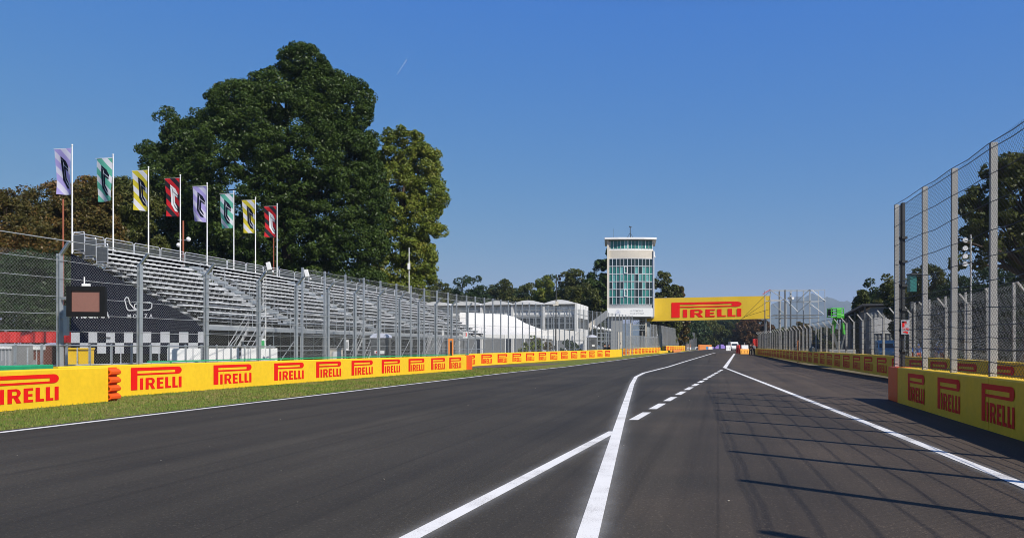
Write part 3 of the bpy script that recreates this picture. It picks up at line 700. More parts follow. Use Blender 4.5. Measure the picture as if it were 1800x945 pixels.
# near right fence on the pit wall
fr = [(5.42 + TS * Y, Y) for Y in (-7.7, -5.1, -2.5, 0.1, 2.7, 5.3, 7.9, 10.5, 13.1, 15.72, 18.32, 20.85, 25.0 - 0.85)]
nf = fence('debris_fence', 'tall near mesh fence with black cables on the right pit wall', fr, 5.64, 1.0, rect(-0.06, -0.06, 0.06, 0.06), 'post_pale',
      hf=lambda Y: float(np.interp(Y, [3, 6, 16, 18.5, 24.2], [0.90, 0.93, 1.0, 1.015, 1.06])),
      cables=(1.1, 1.32, 1.57, 1.8, 2.05, 2.4, 2.92, 3.40, 3.9, 4.45, 5.0, 5.5, 5.62), cr=0.0085, cmat='wire_dark', front=(-0.075, 0.02), runs=[(fr[0], fr[5], 5.16), (fr[5], fr[8], 5.32), (fr[8], fr[10], 5.60), (fr[10], fr[12], 5.70)], wires=(0.15, 0.10, 0.0024, 1.03, 5.62), wmat='wire_dark', sag=0.035)
Yg = 23.35; gx = 5.42 + TS * Yg
mb = MB(); mb.box((gx, Yg, 3.4), (0.08, 0.12, 4.85)); mb.tube((gx - 0.1, Yg - 0.05, 1.0), (gx - 0.1, Yg - 0.05, 5.75), 0.022, 8)
for z in (1.5, 2.1, 2.7, 3.4, 4.1, 4.8): mb.box((gx, Yg - 0.02, z), (0.16, 0.2, 0.07))
mb.obj('gate_post', 'wire_dark', nf)['label'] = 'dark steel post with a thin tube beside it'
# long right fence with slanted arms
w2x = lambda Y: 9.93 + 0.2297 * Y
fl = [(w2x(Y), Y) for Y in [15.9 + 2.6 * k for k in range(0, 43)]]
fence('debris_fence', 'long fence with slanted arms leaning over the far right yellow wall', fl, 3.2, 0.9, rect(-0.055, -0.055, 0.055, 0.055), 'post_pale', (-0.33, 0.05, 0.36), 0.06,
      cables=(1.2, 1.5, 1.8, 2.1, 2.45, 2.8, 3.15), cr=0.009, cmat='wire_dark', front=(-0.07, 0.02), wires=(0.16, 0.13, 0.0032, 1.0, 3.2), wmat='wire_dark')
# mesh fence behind it with straight tall posts
fb = [(w2x(Y) + 3.3, Y) for Y in [18.0 + 3.0 * k for k in range(0, 11)]]
fence('rear_fence', 'plain post fence standing behind the right wall before the dark trees', fb, 4.3, 0.0, rect(-0.05, -0.05, 0.05, 0.05), 'post_pale', cables=(1.5, 2.8, 4.2), cr=0.009, cmat='wire_dark',
      wires=(0.16, 0.13, 0.003, 0.5, 4.2), wmat='wire_pale')

# ================================================================== GRANDSTAND
C0 = Vector((-15.43, 40.0, 0.0))                   # front corner of its near end
SL = 50.0
def S(u, v, z): return C0 + E1 * u + E2 * v + UP * z
st = thing('grandstand', 'empty steel grandstand with bare bench rows and a navy cloth over its near end', 'grandstand', tuple(C0))
AX = (E1, E2, UP)
NROW = 13
aisles = [9.5, 21.0, 32.5, 44.0]
def rowz(i): return 2.72 + 0.320 * i
def rowv(i): return 0.35 + 0.605 * i
for i in range(NROW):
    v, z = rowv(i), rowz(i); mb = MB()
    u = 0.15
    while u < SL - 0.2:
        n = min(2.5, SL - u)
        if not any(abs(u + n / 2 - a) < 1.35 for a in aisles) or i == NROW - 1:
            w = n - 0.05 - random.choice((0, 0, 0, 0.12))
            mb.box(S(u + w / 2, v, z + 0.40 + random.uniform(-0.012, 0.012)), (w, 0.36, 0.06), AX, 0)   # bench board
            for b in np.arange(u + 0.2, u + w, 0.48): mb.box(S(b, v + 0.02, z + 0.31), (0.045, 0.22, 0.13), AX, 1)
            mb.box(S(u + w / 2, v + 0.13, z + 0.335), (w, 0.03, 0.08), AX, 1)
        elif mb.v:
            mb.obj('bench', ['bench_alu', 'black'], st); mb = MB()
        u += 2.5
    if mb.v: mb.obj('bench', ['bench_alu', 'black'], st)
    fl_ = MB(); fl_.box(S(SL / 2, v + 0.02, z + 0.02), (SL, 0.55, 0.04), AX, 0)
    fl_.box(S(SL / 2, v - 0.27, z - 0.015), (SL, 0.03, 0.11), AX, 0)
    fl_.obj('deck', 'deck_grey', st)
# loose white programmes / number plates left on the benches
for a in aisles:
    for sgn in (-1, 1):
        for i in range(0, NROW - 1, 1):
            if i % 3 == 0:
                hr = MB()
                p = [S(a + sgn * 0.62, rowv(i), rowz(i)), S(a + sgn * 0.62, rowv(i), rowz(i) + 0.95), S(a + sgn * 0.62, rowv(i) + 0.9, rowz(i) + 1.33), S(a + sgn * 0.62, rowv(i) + 0.9, rowz(i) + 0.4)]
                hr.path(p, 0.022, 6); hr.obj('aisle_rail', 'steel', st)
    sb = MB()
    for i in range(NROW): sb.box(S(a, rowv(i) - 0.2, rowz(i) + 0.10), (1.1, 0.28, 0.16), AX)
    sb.obj('aisle_stair', 'steel', st)
for k in range(26):                                # small seat plates
    i = random.randrange(1, NROW); u = random.uniform(0.6, 30)
    MB().box(S(u, rowv(i) - 0.12, rowz(i) + 0.448), (0.38, 0.2, 0.03), AX).obj('seat_plate', 'white', st)
# railing panels along the back: frame and vertical bars
zb, vb = rowz(NROW - 1) + 0.05, rowv(NROW - 1) + 0.38
npan = 22; pw = SL / npan
def rail_panel():
    mb = MB()
    h = 1.05; w = pw - 0.10
    mb.path([(0, 0, 0), (0, 0, h - 0.08), (0.08, 0, h), (w - 0.08, 0, h), (w, 0, h - 0.08), (w, 0, 0)], 0.024, 6)
    mb.tube((0, 0, 0.12), (w, 0, 0.12), 0.016, 6); mb.tube((0, 0, h - 0.14), (w, 0, h - 0.14), 0.016, 6)
    for x in np.arange(0.06, w, 0.055): mb.tube((x, 0, 0.12), (x, 0, h - 0.14), 0.010, 4, caps=False, mi=1)
    return mb.mesh('railing_panel', ['steel_bright', 'steel_dark'])
rp = rail_panel()
A3x3 = Matrix(((E1.x, E2.x, 0, 0), (E1.y, E2.y, 0, 0), (0, 0, 1, 0), (0, 0, 0, 1)))
for k in range(npan):
    link('railing_panel', rp, st, Matrix.Translation(S(k * pw + 0.04, vb, zb)) @ A3x3 @ Matrix.Rotation(random.gauss(0, 0.008), 4, 'X'))
A3y = Matrix(((E2.x, -E1.x, 0, 0), (E2.y, -E1.y, 0, 0), (0, 0, 1, 0), (0, 0, 0, 1)))
for k in range(3): link('railing_panel', rp, st, Matrix.Translation(S(0.0, vb - 2.3 * (k + 1) * 0.32, zb - 0.38 * k * 0.9)) @ A3y @ Matrix.Scale(0.32, 4, (1, 0, 0)))
# scaffold below: legs, ledgers, braces
leg = MB().tube((0, 0, -0.1), (0, 0, 1), 0.034, 8).mesh('scaffold_leg', 'steel')
for u in np.arange(0.4, SL + 0.1, 3.1):
    for v, z in ((0.12, 2.7), (2.6, 3.9), (5.2, 5.3), (7.7, 6.5)):
        link('scaffold_leg', leg, st, Matrix.Translation(S(u, v, 0)) @ Matrix.Diagonal((1, 1, z, 1)))
for v, zz in ((0.12, (0.3, 1.4, 2.55)), (2.6, (1.0, 2.4, 3.6)), (7.7, (1.0, 2.5, 4.0, 5.5, 6.4))):
    for z in zz: MB().tube(S(0, v, z), S(SL, v, z), 0.028, 6).obj('ledger', 'steel', st)
for u in np.arange(0.4, SL - 3, 6.2):
    MB().tube(S(u, 0.16, 0.2), S(u + 3.1, 0.16, 2.5), 0.028, 6).tube(S(u, 0.05, 2.5), S(u, 2.6, 0.3), 0.025, 6).obj('brace', 'steel', st)
for u in np.arange(0.4, SL + 0.1, 3.1):
    MB().bar(S(u, 0.1, 2.62), S(u, 7.8, 6.72), 0.06, 0.12).obj('raker', 'steel_dark', st)
# black sheet standing in for the deep shade under the stand
MB().box(S(SL / 2, 6.9, 3.0), (SL, 0.02, 5.6), AX).obj('back_shade', 'shade_black', st)
# front rail and landings
mb = MB()
for z in (3.3, 3.75): mb.tube(S(0.2, -0.02, z), S(SL, -0.02, z), 0.02, 6)
for u in np.arange(0.2, SL, 2.0): mb.tube(S(u, -0.02, 2.5), S(u, -0.02, 3.75), 0.02, 6)
mb.obj('front_rail', 'steel', st)
MB().box(S(SL / 2, -0.05, 2.58), (SL, 0.05, 0.2), AX).obj('fascia', 'steel', st)
for u0 in (1.2, 16.0, 30.0):            # entrance stairs rising to the front walkway
    mb = MB()
    for k in range(9): mb.box(S(u0 + 0.28 * k, -0.75, 0.25 + 0.28 * k), (0.27, 1.1, 0.04), AX)
    for v in (-1.3, -0.2):
        mb.bar(S(u0 - 0.2, v, 0.05), S(u0 + 2.3, v, 2.55), 0.05, 0.16)
        mb.path([S(u0 - 0.1, v, 0.0), S(u0 - 0.1, v, 1.1), S(u0 + 2.3, v, 3.5), S(u0 + 2.3, v, 2.5)], 0.022, 6)
        mb.path([S(u0 - 0.1, v, 0.6), S(u0 + 2.3, v, 3.0)], 0.018, 6)
    mb.obj('stair', 'grey_mid', st)
for u0, mt in ((5.0, 'sign_exit'), (15.5, 'grey_mid')):   # exit signs at the front
    MB().box(S(u0, -0.15, 1.75), (0.55, 0.03, 0.72), AX).obj('sign_board', 'white', st)
    mb = MB(); mb.box(S(u0, -0.175, 1.75), (0.30, 0.012, 0.45), AX); mb.obj('sign_symbol', mt, st)
# the cloth on the near end
def EV(v, z, du=0.0): return S(-0.10 - du, v, z)
top = [(0.0, 2.38)] + [(0.05, 2.62), (0.25, 2.83), (0.6, 3.02)] + [(8.0, 6.55), (8.0, 2.38)]
cl = MB()
nv_ = 16
for i in range(nv_):                               # slightly billowing strips
    v0, v1 = 8.0 * i / nv_, 8.0 * (i + 1) / nv_
    tz = lambda v: float(np.interp(v, [p[0] for p in top[:5]], [p[1] for p in top[:5]]))
    bw = lambda v: 0.03 * math.sin(v * 2.1) + 0.015 * math.sin(v * 5.3)
    for a, b in ((0.0, 0.5), (0.5, 1.0)):
        pts = []
        for v, s_ in ((v0, a), (v1, a), (v1, b), (v0, b)):
            z = 2.38 + (tz(v) - 2.38) * s_; pts.append(EV(v, z, bw(v) * math.sin(math.pi * min(1, max(0.0, (tz(v) - z) / 1.5)))))
        cl.quad(*pts)
cl.obj('end_cloth', 'navy', st)
ec = [o for o in st.children if o.name.startswith('end_cloth')][0]
ck = MB()
for r_ in range(2):
    for c in range(15):
        v1 = 8.0 - c * 0.548; v0 = max(0.0, v1 - 0.548)
        if v1 <= 0.02: continue
        z0 = 2.38 - 0.55 * (r_ + 1)
        ck.quad(EV(v0, z0), EV(v1, z0), EV(v1, z0 + 0.55), EV(v0, z0 + 0.55), mi=0 if (c + r_) % 2 == 0 else 1)
ck.obj('checker_band', ['white_dirty', 'navy'], st)
MB().quad(EV(0.0, 0.0, -0.1), EV(8.0, 0.0, -0.1), EV(8.0, 1.28, -0.1), EV(0.0, 1.28, -0.1)).obj('skirt_shade', 'shade_black', st)
def plane_v(x):                                    # which v of the cloth is seen at picture column x
    r = (x - CX) / F
    return (r * C0.y - C0.x) / (E2.x - r * E2.y)
def cloth_text(s, x0, x1, y0, y1, bold, sp):
    va, vb_ = plane_v(x0), plane_v(x1); Ya = (C0 + E2 * va).y
    mb = MB(); mb.flat(text_vf(s, bold, sp), EV(va, PZ(y1, Ya), 0.055), -E2, UP, va - vb_, PZ(y0, Ya) - PZ(y1, Ya))
    return mb.obj('lettering', 'white', ec)
cloth_text('PISCINA', 138, 197, 546, 559.5, 0.035, 1.05)
cloth_text('MONZA', 228, 272, 552, 559, 0.02, 1.9)
circ = [(620, 352), (628, 340), (638, 343), (646, 372), (668, 398), (690, 402), (738, 402), (752, 392), (753, 372), (744, 366), (690, 366), (668, 376), (668, 392), (684, 400)]
circ = circ + []
circ2 = [(620, 352), (632, 398), (642, 405), (690, 403)]
mb = MB()
for pl in (circ, circ2):
    q = []
    for cx_, cy_ in pl:
        x, y = cx_ / 2.78, 400 + cy_ / 2.78; v = plane_v(x); q.append(EV(v, PZ(y, (C0 + E2 * v).y), 0.06))
    for a, b in zip(q[:-1], q[1:]): mb.bar(a, b, 0.01, 0.055)
mb.obj('circuit_outline', 'white', ec)
mb = MB(); v = plane_v(186); mb.box(EV(v, PZ(593, 41.5), 0.03), (0.02, 0.8, 0.05), AX); mb.obj('tear', 'black', ec)

# ---- flags on the back of the stand
def stripe_mat(name, a, b):
    m, nt, bs = new_mat(name); L = nt.links.new
    uv = N(nt, 'ShaderNodeUVMap'); sx = N(nt, 'ShaderNodeSeparateXYZ'); L(uv.outputs['UV'], sx.inputs['Vector'])
    f = N(nt, 'ShaderNodeMath', operation='MULTIPLY_ADD'); L(sx.outputs['X'], f.inputs[0]); f.inputs[1].default_value = 0.42
    L(sx.outputs['Y'], f.inputs[2])
    w = N(nt, 'ShaderNodeMath', operation='MULTIPLY'); L(f.outputs[0], w.inputs[0]); w.inputs[1].default_value = 3.1
    fr_ = N(nt, 'ShaderNodeMath', operation='FRACT'); L(w.outputs[0], fr_.inputs[0])
    gt = N(nt, 'ShaderNodeMath', operation='GREATER_THAN'); L(fr_.outputs[0], gt.inputs[0]); gt.inputs[1].default_value = 0.52
    mx = N(nt, 'ShaderNodeMix', data_type='RGBA'); mx.inputs['A'].default_value = (*a, 1); mx.inputs['B'].default_value = (*b, 1); L(gt.outputs[0], mx.inputs['Factor'])
    L(mx.outputs['Result'], bs.inputs['Base Color']); bs.inputs['Roughness'].default_value = 0.8
    tr = N(nt, 'ShaderNodeBsdfTranslucent'); L(mx.outputs['Result'], tr.inputs['Color'])
    ms = N(nt, 'ShaderNodeMixShader'); ms.inputs['Fac'].default_value = 0.35
    L(bs.outputs['BSDF'], ms.inputs[1]); L(tr.outputs['BSDF'], ms.inputs[2]); L(ms.outputs['Shader'], nt.nodes['Material Output'].inputs['Surface'])
    M[name] = m
stripe_mat('flag_purple', (0.42, 0.36, 0.72), (0.68, 0.66, 0.80))
stripe_mat('flag_green', (0.12, 0.47, 0.34), (0.72, 0.74, 0.78))
stripe_mat('flag_yellow', (0.70, 0.58, 0.035), (0.74, 0.74, 0.78))
stripe_mat('flag_red', (0.62, 0.012, 0.02), (0.015, 0.014, 0.022))
emb = [[(.34, .84), (.70, .72), (.86, .60), (.86, .545), (.52, .655), (.50, .735), (.34, .79)],
       [(.34, .78), (.46, .74), (.46, .36), (.60, .24), (.80, .155), (.80, .115), (.60, .145), (.34, .32)],
       [(.50, .64), (.84, .53), (.84, .485), (.62, .555), (.62, .36), (.80, .235), (.80, .18), (.50, .34)]]
def flag_pole(label, px, Y, ytop, col, seed):
    X = PX(px, Y); zt = PZ(ytop, Y); zb_ = zb - 0.1
    t = thing('flagpole', label, 'flag', (X, Y, zb_), 0, 'flags on poles along the back of the grandstand')
    ln = random.uniform(-0.006, 0.006)
    MB().tube((X, Y, zb_), (X + ln, Y, zt), 0.042, 8, r2=0.03).ball((X + ln, Y, zt + 0.03), 0.055, 8).obj('pole', 'white', t)
    w, h = 1.0, 2.42; zf = zt - 0.14
    ar = Vector((-0.985, 0.17, 0)); nr = Vector((-0.17, -0.985, 0))
    MB().tube((X, Y, zf), Vector((X, Y, zf)) + ar * (w + 0.1), 0.014, 6).obj('crossbar', 'white', t)
    rr = random.Random(seed); ph = rr.uniform(0, 6); amp = rr.uniform(0.05, 0.13); sk = rr.uniform(-0.02, 0.14)
    def fp(u, v, off=0.0):                         # u from the pole outwards, v from top down
        d = amp * math.sin(u * 4.2 + ph + v * 2.2) * (0.25 + v) + 0.05 * math.sin(v * 5 + ph) * u
        shrink = 1 - 0.08 * v * (0.5 + 0.5 * math.sin(ph)) - sk * v
        return Vector((X, Y, zf)) + ar * (0.05 + u * w * shrink) + nr * (d + off) - UP * (v * h * (1 - 0.02 * u * rr_sag))
    rr_sag = rr.uniform(0, 2)
    nu, nv = 10, 20; mb = MB()
    mb.add([fp(i / nu, j / nv) for j in range(nv + 1) for i in range(nu + 1)], [(j * (nu + 1) + i, j * (nu + 1) + i + 1, (j + 1) * (nu + 1) + i + 1, (j + 1) * (nu + 1) + i) for j in range(nv) for i in range(nu)])
    o = mb.obj('flag', 'flag_' + col, t, smooth=True)
    uvl = o.data.uv_layers.new(name='UVMap')
    for lp in o.data.loops:
        k = lp.vertex_index; uvl.data[lp.index].uv = (1 - (k % (nu + 1)) / nu, 1 - (k // (nu + 1)) / nv)
    eb = MB()
    for pl in emb:                                 # emblem printed on the cloth: cut into small cells that follow the folds
        xs0, xs1 = min(p[0] for p in pl), max(p[0] for p in pl)
        def inside(x, y):
            c = False
            for (xa, ya), (xb, yb) in zip(pl, pl[1:] + pl[:1]):
                if (ya > y) != (yb > y) and x < (xb - xa) * (y - ya) / (yb - ya) + xa: c = not c
            return c
        n = 14
        for i in range(n):
            xa, xb = xs0 + (xs1 - xs0) * i / n, xs0 + (xs1 - xs0) * (i + 1) / n
            def span(x):
                ys = []
                for (x1, y1), (x2, y2) in zip(pl, pl[1:] + pl[:1]):
                    if (x1 > x) != (x2 > x): ys.append(y1 + (y2 - y1) * (x - x1) / (x2 - x1))
                ys.sort(); return list(zip(ys[::2], ys[1::2]))
            for (lo, hi) in span((xa + xb) / 2):
                m_ = max(1, int((hi - lo) / 0.06))
                for q in range(m_):
                    y0, y1 = lo + (hi - lo) * q / m_, lo + (hi - lo) * (q + 1) / m_
                    eb.quad(*[fp(1 - x, 1 - y, 0.012) for x, y in ((xa, y0), (xb, y0), (xb, y1), (xa, y1))])
    eb.obj('emblem', 'white' if col == 'red' else 'navy', o)
    MB().ball(fp(0.12, 0.94, 0.02), 0.02, 6).obj('ring', 'steel', t)
    return t
flag_pole('purple striped flag on a white pole at the near corner of the grandstand', 127, 41.9, 256, 'purple', 1)
flag_pole('green and white flag nearest the camera, between a purple and a yellow flag', 199, 44.7, 273, 'green', 2)
flag_pole('yellow and white flag third from the near corner, larger looking of the two yellow', 261, 47.5, 295, 'yellow', 3)
flag_pole('red and black flag nearest the camera, beside the rusty mast', 317, 50.3, 309, 'red', 4)
flag_pole('purple flag with a twisted emblem standing between the red and green flags', 364, 52.9, 323, 'purple', 5)
flag_pole('green and white flag further along, in front of the big dark tree', 411, 55.9, 337, 'green', 6)
flag_pole('yellow and white flag furthest along, just before the last red flag', 449, 58.5, 348, 'yellow', 7)
flag_pole('last red and black flag, furthest along the back of the grandstand', 487, 61.3, 359, 'red', 8)
def mast(label, x, y0, y1, Y, r, mat, extra=False):
    t = thing('mast', label, 'mast', (PX(x, Y), Y, zg(Y)))
    MB().tube((PX(x, Y), Y, zg(Y)), (PX(x, Y), Y, PZ(y0, Y)), r, 8).obj('pole', mat, t)
    if extra:
        MB().bar((PX(x, Y) - 0.35, Y, PZ(y1, Y)), (PX(x, Y) + 0.4, Y, PZ(y1, Y)), 0.05, 0.05).obj('bracket', 'steel', t)
        for dx in (-0.3, 0.35): MB().ball((PX(x, Y) + dx, Y, PZ(y1, Y) - 0.15 + dx * 0.6), 0.16, 10).obj('lamp', 'white', t)
    return t
mast('thin rusty pole standing left of the first purple flag', 111, 350, 0, 45.0, 0.05, 'rust')
mast('rusty mast with two white lamps behind the grandstand railing', 322, 388, 422, 53.0, 0.06, 'rust', True)
mast('slim grey mast behind the last red flag', 481, 418, 0, 63.5, 0.04, 'rust')
t = mast('slim white mast with a small box beyond the far half of the grandstand', 719, 435, 0, 92, 0.05, 'white')
MB().box((PX(719, 92), 91.9, PZ(468, 92)), (0.28, 0.25, 0.7)).obj('box', 'white', t)

# ---- display panel on the left fence
Yp = 23.7; q = thing('flag_display', 'black framed electronic flag panel with a blank brown screen hung from a fence post', 'display', P(151, 530, Yp))
ax = (Vector((0.985, 0.17, 0)), Vector((-0.17, 0.985, 0)), UP)
c = Vector(P(151.5, 529.5, Yp)); w, h = 63 / F * Yp, 53 / F * Yp
mb = MB(); mb.box(c + ax[1] * 0.1, (w, 0.18, h), ax); mb.obj('housing', 'black', q, bevel=0.02)
mb = MB(); b_ = 0.14
for s_ in (-1, 1):
    mb.box(c + ax[0] * s_ * (w - b_) / 2 + ax[1] * -0.02, (b_, 0.06, h), ax); mb.box(c + UP * s_ * (h - b_) / 2 + ax[1] * -0.0215, (w - 2 * b_, 0.055, b_), ax)
mb.obj('frame', 'black', q)
MB().box(c + ax[1] * 0.0, (w - 2 * b_ + 0.02, 0.02, h - 2 * b_ + 0.02), ax).obj('screen', 'screen', q)
mb = MB(); mb.bar(c + ax[1] * 0.2 + UP * 0.2, (f1x(24.3), 24.3, c.z + 0.1), 0.06, 0.06); mb.bar(c + ax[1] * 0.2 - UP * 0.25, (f1x(24.3), 24.3, c.z - 0.5), 0.05, 0.05)
mb.box((f1x(24.3) + 0.25, 24.2, c.z - 0.55), (0.12, 0.12, 0.9)); mb.obj('bracket', 'steel', q)
mb = MB(); mb.tube(c + UP * h / 2 + ax[0] * -0.05, c + UP * (h / 2 + 0.28) + ax[0] * -0.05, 0.02, 6); mb.box(c + UP * (h / 2 + 0.04), (0.22, 0.1, 0.07), ax); mb.obj('antenna', 'white', q)

for x, y, Y, lab in ((472.5, 467.5, 33.6, 'white box aerial on a slanted fence arm, nearer one'), (539, 480, 36.3, 'white box aerial on a slanted fence arm, further one, with a small knob below')):
    b = thing('antenna_box', lab, 'aerial', P(x, y, Y), 0, 'white aerial boxes on the left fence')
    a_ = R(14); bx = (Vector((math.cos(a_), 0, math.sin(a_))), Vector((0, 1, 0)), Vector((-math.sin(a_), 0, math.cos(a_))))
    MB().box(P(x, y, Y), (0.17, 0.13, 0.33), bx).obj('box', 'white', b, bevel=0.012)
    MB().tube(P(x - 2, y + 6, Y), P(x - 5, y + 11, Y), 0.02, 6).ball(P(x + 7, y + 10, Y), 0.05, 8).obj('clamp', 'white', b)
# lattice pole with hanging cable clips in front of the stand
Yq = 34.6; t = thing('speaker_pole', 'thin white lattice pole with dark clips beside a left fence post', 'pole', P(465, 540, Yq))
mb = MB()
for dx in (-0.06, 0.06): mb.tube((PX(465, Yq) + dx, Yq, PZ(545, Yq)), (PX(465, Yq) + dx, Yq, PZ(475, Yq)), 0.012, 6)
for k in range(12): mb.bar((PX(465, Yq) - 0.06, Yq, PZ(545 - k * 6, Yq)), (PX(465, Yq) + 0.06, Yq, PZ(540 - k * 6, Yq)), 0.01, 0.01)
mb.tube((PX(467, Yq), Yq, 0), (PX(467, Yq), Yq, PZ(540, Yq)), 0.02, 6); mb.obj('pole', 'white', t)
mb = MB()
for k in range(9): mb.ball((PX(459, Yq) + random.uniform(-0.1, 0.1), Yq, PZ(480 + k * 7, Yq)), random.uniform(0.04, 0.09), 6)
for k in range(8): mb.tube((PX(459, Yq), Yq, PZ(480 + k * 7, Yq)), (PX(460, Yq), Yq, PZ(487 + k * 7, Yq)), 0.015, 5)
mb.obj('cable_clip', 'wire_dark', t)

# ---- low things behind the left fence
t = thing('pedestrian_railing', 'low galvanised railing standing behind the left mesh fence', 'railing', (f1x(18) - 0.9, 18, 0))
r0 = lambda Y: (f1x(Y) - 0.9, Y)
MB().tube((*r0(15), 1.70), (*r0(36.5), 1.62), 0.024, 6).obj('top_rail', 'steel_bright', t)
MB().tube((*r0(15), 1.02), (*r0(36.5), 1.02), 0.024, 6).obj('bottom_rail', 'steel_bright', t)
rpst = MB().box((0, 0, 0.85), (0.06, 0.06, 1.7)).ball((0, 0, 1.66), 0.06, 6).mesh('rail_post', 'steel')
for k in range(25): link('rail_post', rpst, t, Matrix.Translation((*r0(15 + 0.88 * k), 0)))
rpst2 = MB().box((0, 0, 0.8), (0.03, 0.03, 1.6)).mesh('thin_post', 'steel_bright')
for k in range(12): link('thin_post', rpst2, t, Matrix.Translation((*r0(15.4 + 1.76 * k), 0)))
t = thing('hoarding', 'low white hoarding board in front of the grandstand stairs', 'hoarding', (PX(295, 33.5), 33.5, 0))
for x0, x1, Ya, Yb in ((294, 355, 33.0, 33.6), (362, 420, 34.2, 35.4), (424, 487, 35.6, 37.2)):
    a, b = Vector((PX(x0, Ya), Ya, 0)), Vector((PX(x1, Yb), Yb, 0)); d = (b - a).normalized()
    MB().box((a + b) / 2 + UP * 0.78, ((b - a).length, 0.05, 1.56), (d, UP.cross(d), UP)).obj('board', 'white', t)
Yb_ = 30.0; t = thing('waste_bin', 'yellow wheeled waste bins standing below the checkered cloth', 'bin', (PX(141, Yb_), Yb_, 0))
for dx, s_ in ((-0.19, 1.0), (0.22, 0.98)):
    X = PX(141, Yb_) + dx
    MB().prism([(-0.17, 0), (0.17, 0), (0.2, 1.45), (-0.2, 1.45)], (X, Yb_ - 0.2, 0.05), (1, 0, 0), UP, (0, 1, 0), 0.42).obj('bin_body', 'bin_yellow', t, bevel=0.02)
    MB().box((X, Yb_, 1.54), (0.44, 0.5, 0.07)).obj('lid', 'bin_yellow', t, bevel=0.02)
Yr = 48; t = thing('tarpaulin', 'long red tarpaulin stretched on posts at the left behind the fence', 'tarpaulin', (PX(60, Yr), Yr, 0))
mb = MB(); xs = np.linspace(-40, 148, 40)
for x0, x1 in zip(xs[:-1], xs[1:]):
    mb.quad((PX(x0, Yr), Yr + 0.06 * math.sin(x0), PZ(602, Yr)), (PX(x1, Yr), Yr + 0.06 * math.sin(x1), PZ(602, Yr)), (PX(x1, Yr), Yr, PZ(583, Yr)), (PX(x0, Yr), Yr, PZ(583, Yr)))
mb.obj('cloth', 'red_tarp', t)
for x in (-40, 8, 52, 100, 147): MB().box((PX(x, Yr), Yr + 0.1, 1.3), (0.08, 0.08, 2.6)).obj('post', 'steel', t)
# stored crates and dark boxes behind the railing
for x0, x1, y0, Y, mt, lab in ((2, 40, 604, 43, 'grey_panel', 'dark flat container behind the railing under the red tarpaulin'), (45, 96, 606, 45, 'brick', 'dull red-brown container behind the railing left of the fence post')):
    t = thing('container', lab, 'container', (PX((x0 + x1) / 2, Y), Y, 0))
    w = (x1 - x0) / F * Y; MB().box((PX((x0 + x1) / 2, Y), Y, PZ(y0, Y) / 2), (w, 2.0, PZ(y0, Y))).obj('body', mt, t, bevel=0.04)
    mb = MB()
    for k in range(6): mb.box((PX(x0, Y) + w * (k + 0.5) / 6, Y - 1.02, PZ(y0, Y) / 2), (0.05, 0.04, PZ(y0, Y) * 0.9))
    mb.obj('rib', 'grey_mid', t); MB().box((PX((x0 + x1) / 2, Y), Y - 1.03, 0.65), (w * 0.5, 0.05, 0.5)).obj('door', 'grey_panel', t); MB().box((PX((x0 + x1) / 2, Y), Y - 1.045, PZ(y0, Y) - 0.16), (w * 1.1, 0.06, 0.22)).obj('top_band', 'white_dirty', t)

# electric cabinet, portable toilets, signs along the fence
Yc = 43.0; t = thing('cabinet', 'small pale electric cabinet with a white door at the foot of the fence', 'cabinet', (PX(588, Yc), Yc, 0))
w = 22 / F * Yc; MB().box((PX(588, Yc), Yc + 0.3, 0.75), (w, 0.5, 1.5)).obj('body', 'concrete_pale', t, bevel=0.02)
MB().box((PX(588, Yc), Yc + 0.3, 1.53), (w + 0.06, 0.58, 0.06)).obj('lid', 'concrete', t)
MB().box((PX(591.5, Yc), Yc + 0.04, 0.72), (w * 0.62, 0.03, 1.3)).obj('door', 'white_dirty', t)
MB().box((PX(594, Yc), Yc + 0.02, 0.95), (0.03, 0.03, 0.2)).obj('handle', 'black', t)
def toilet(x, y, Y, label, w):
    t = thing('portable_toilet', label, 'toilet', (PX(x, Y), Y, zg(Y)), 0, 'grey portable toilets')
    z0 = zg(Y); zt = PZ(y, Y); X = PX(x, Y); hh = zt - z0 - 0.28
    MB().box((X, Y, z0 + hh / 2), (w, w, hh)).obj('body', 'toilet_grey', t, bevel=0.03)
    mb = MB(); mb.prism([(-w / 2 - 0.04, 0), (w / 2 + 0.04, 0)] + [(math.cos(R(a)) * (w / 2 + 0.04), 0.06 + math.sin(R(a)) * 0.22) for a in range(0, 181, 15)], (X, Y - w / 2 - 0.05, z0 + hh), (1, 0, 0), UP, (0, 1, 0), w + 0.1); mb.obj('roof', 'toilet_roof', t, smooth=False)
    mb = MB(); mb.box((X + 0.0, Y - w / 2 - 0.015, z0 + hh * 0.47), (w * 0.74, 0.03, hh * 0.88))
    for k in range(7): mb.box((X, Y - w / 2 - 0.035, z0 + hh * (0.72 + 0.025 * k)), (w * 0.55, 0.02, 0.025))
    mb.obj('door', 'toilet_grey', t)
    MB().box((X + w * 0.12, Y - w / 2 - 0.05, z0 + hh * 0.60), (w * 0.30, 0.02, 0.2)).obj('door_sign', 'white', t)
    if x < 800: MB().box((X - w * 0.22, Y - w / 2 - 0.05, z0 + hh * 0.60), (0.13, 0.02, 0.2)).box((X - w * 0.17, Y - w / 2 - 0.062, z0 + hh * 0.60), (0.08, 0.008, 0.1), mi=1).obj('symbol_sign', ['white', 'logo_red'], t)
    MB().box((X + w * 0.32, Y - w / 2 - 0.05, z0 + hh * 0.5), (0.05, 0.04, 0.16)).obj('latch', 'black', t)
toilet(670, 585.5, 48.6, 'grey portable toilet with a white arched roof in front of the grandstand', 1.08)
toilet(1040, 588.5, 101.0, 'grey portable toilet standing beside the ramp of the tower', 1.15)
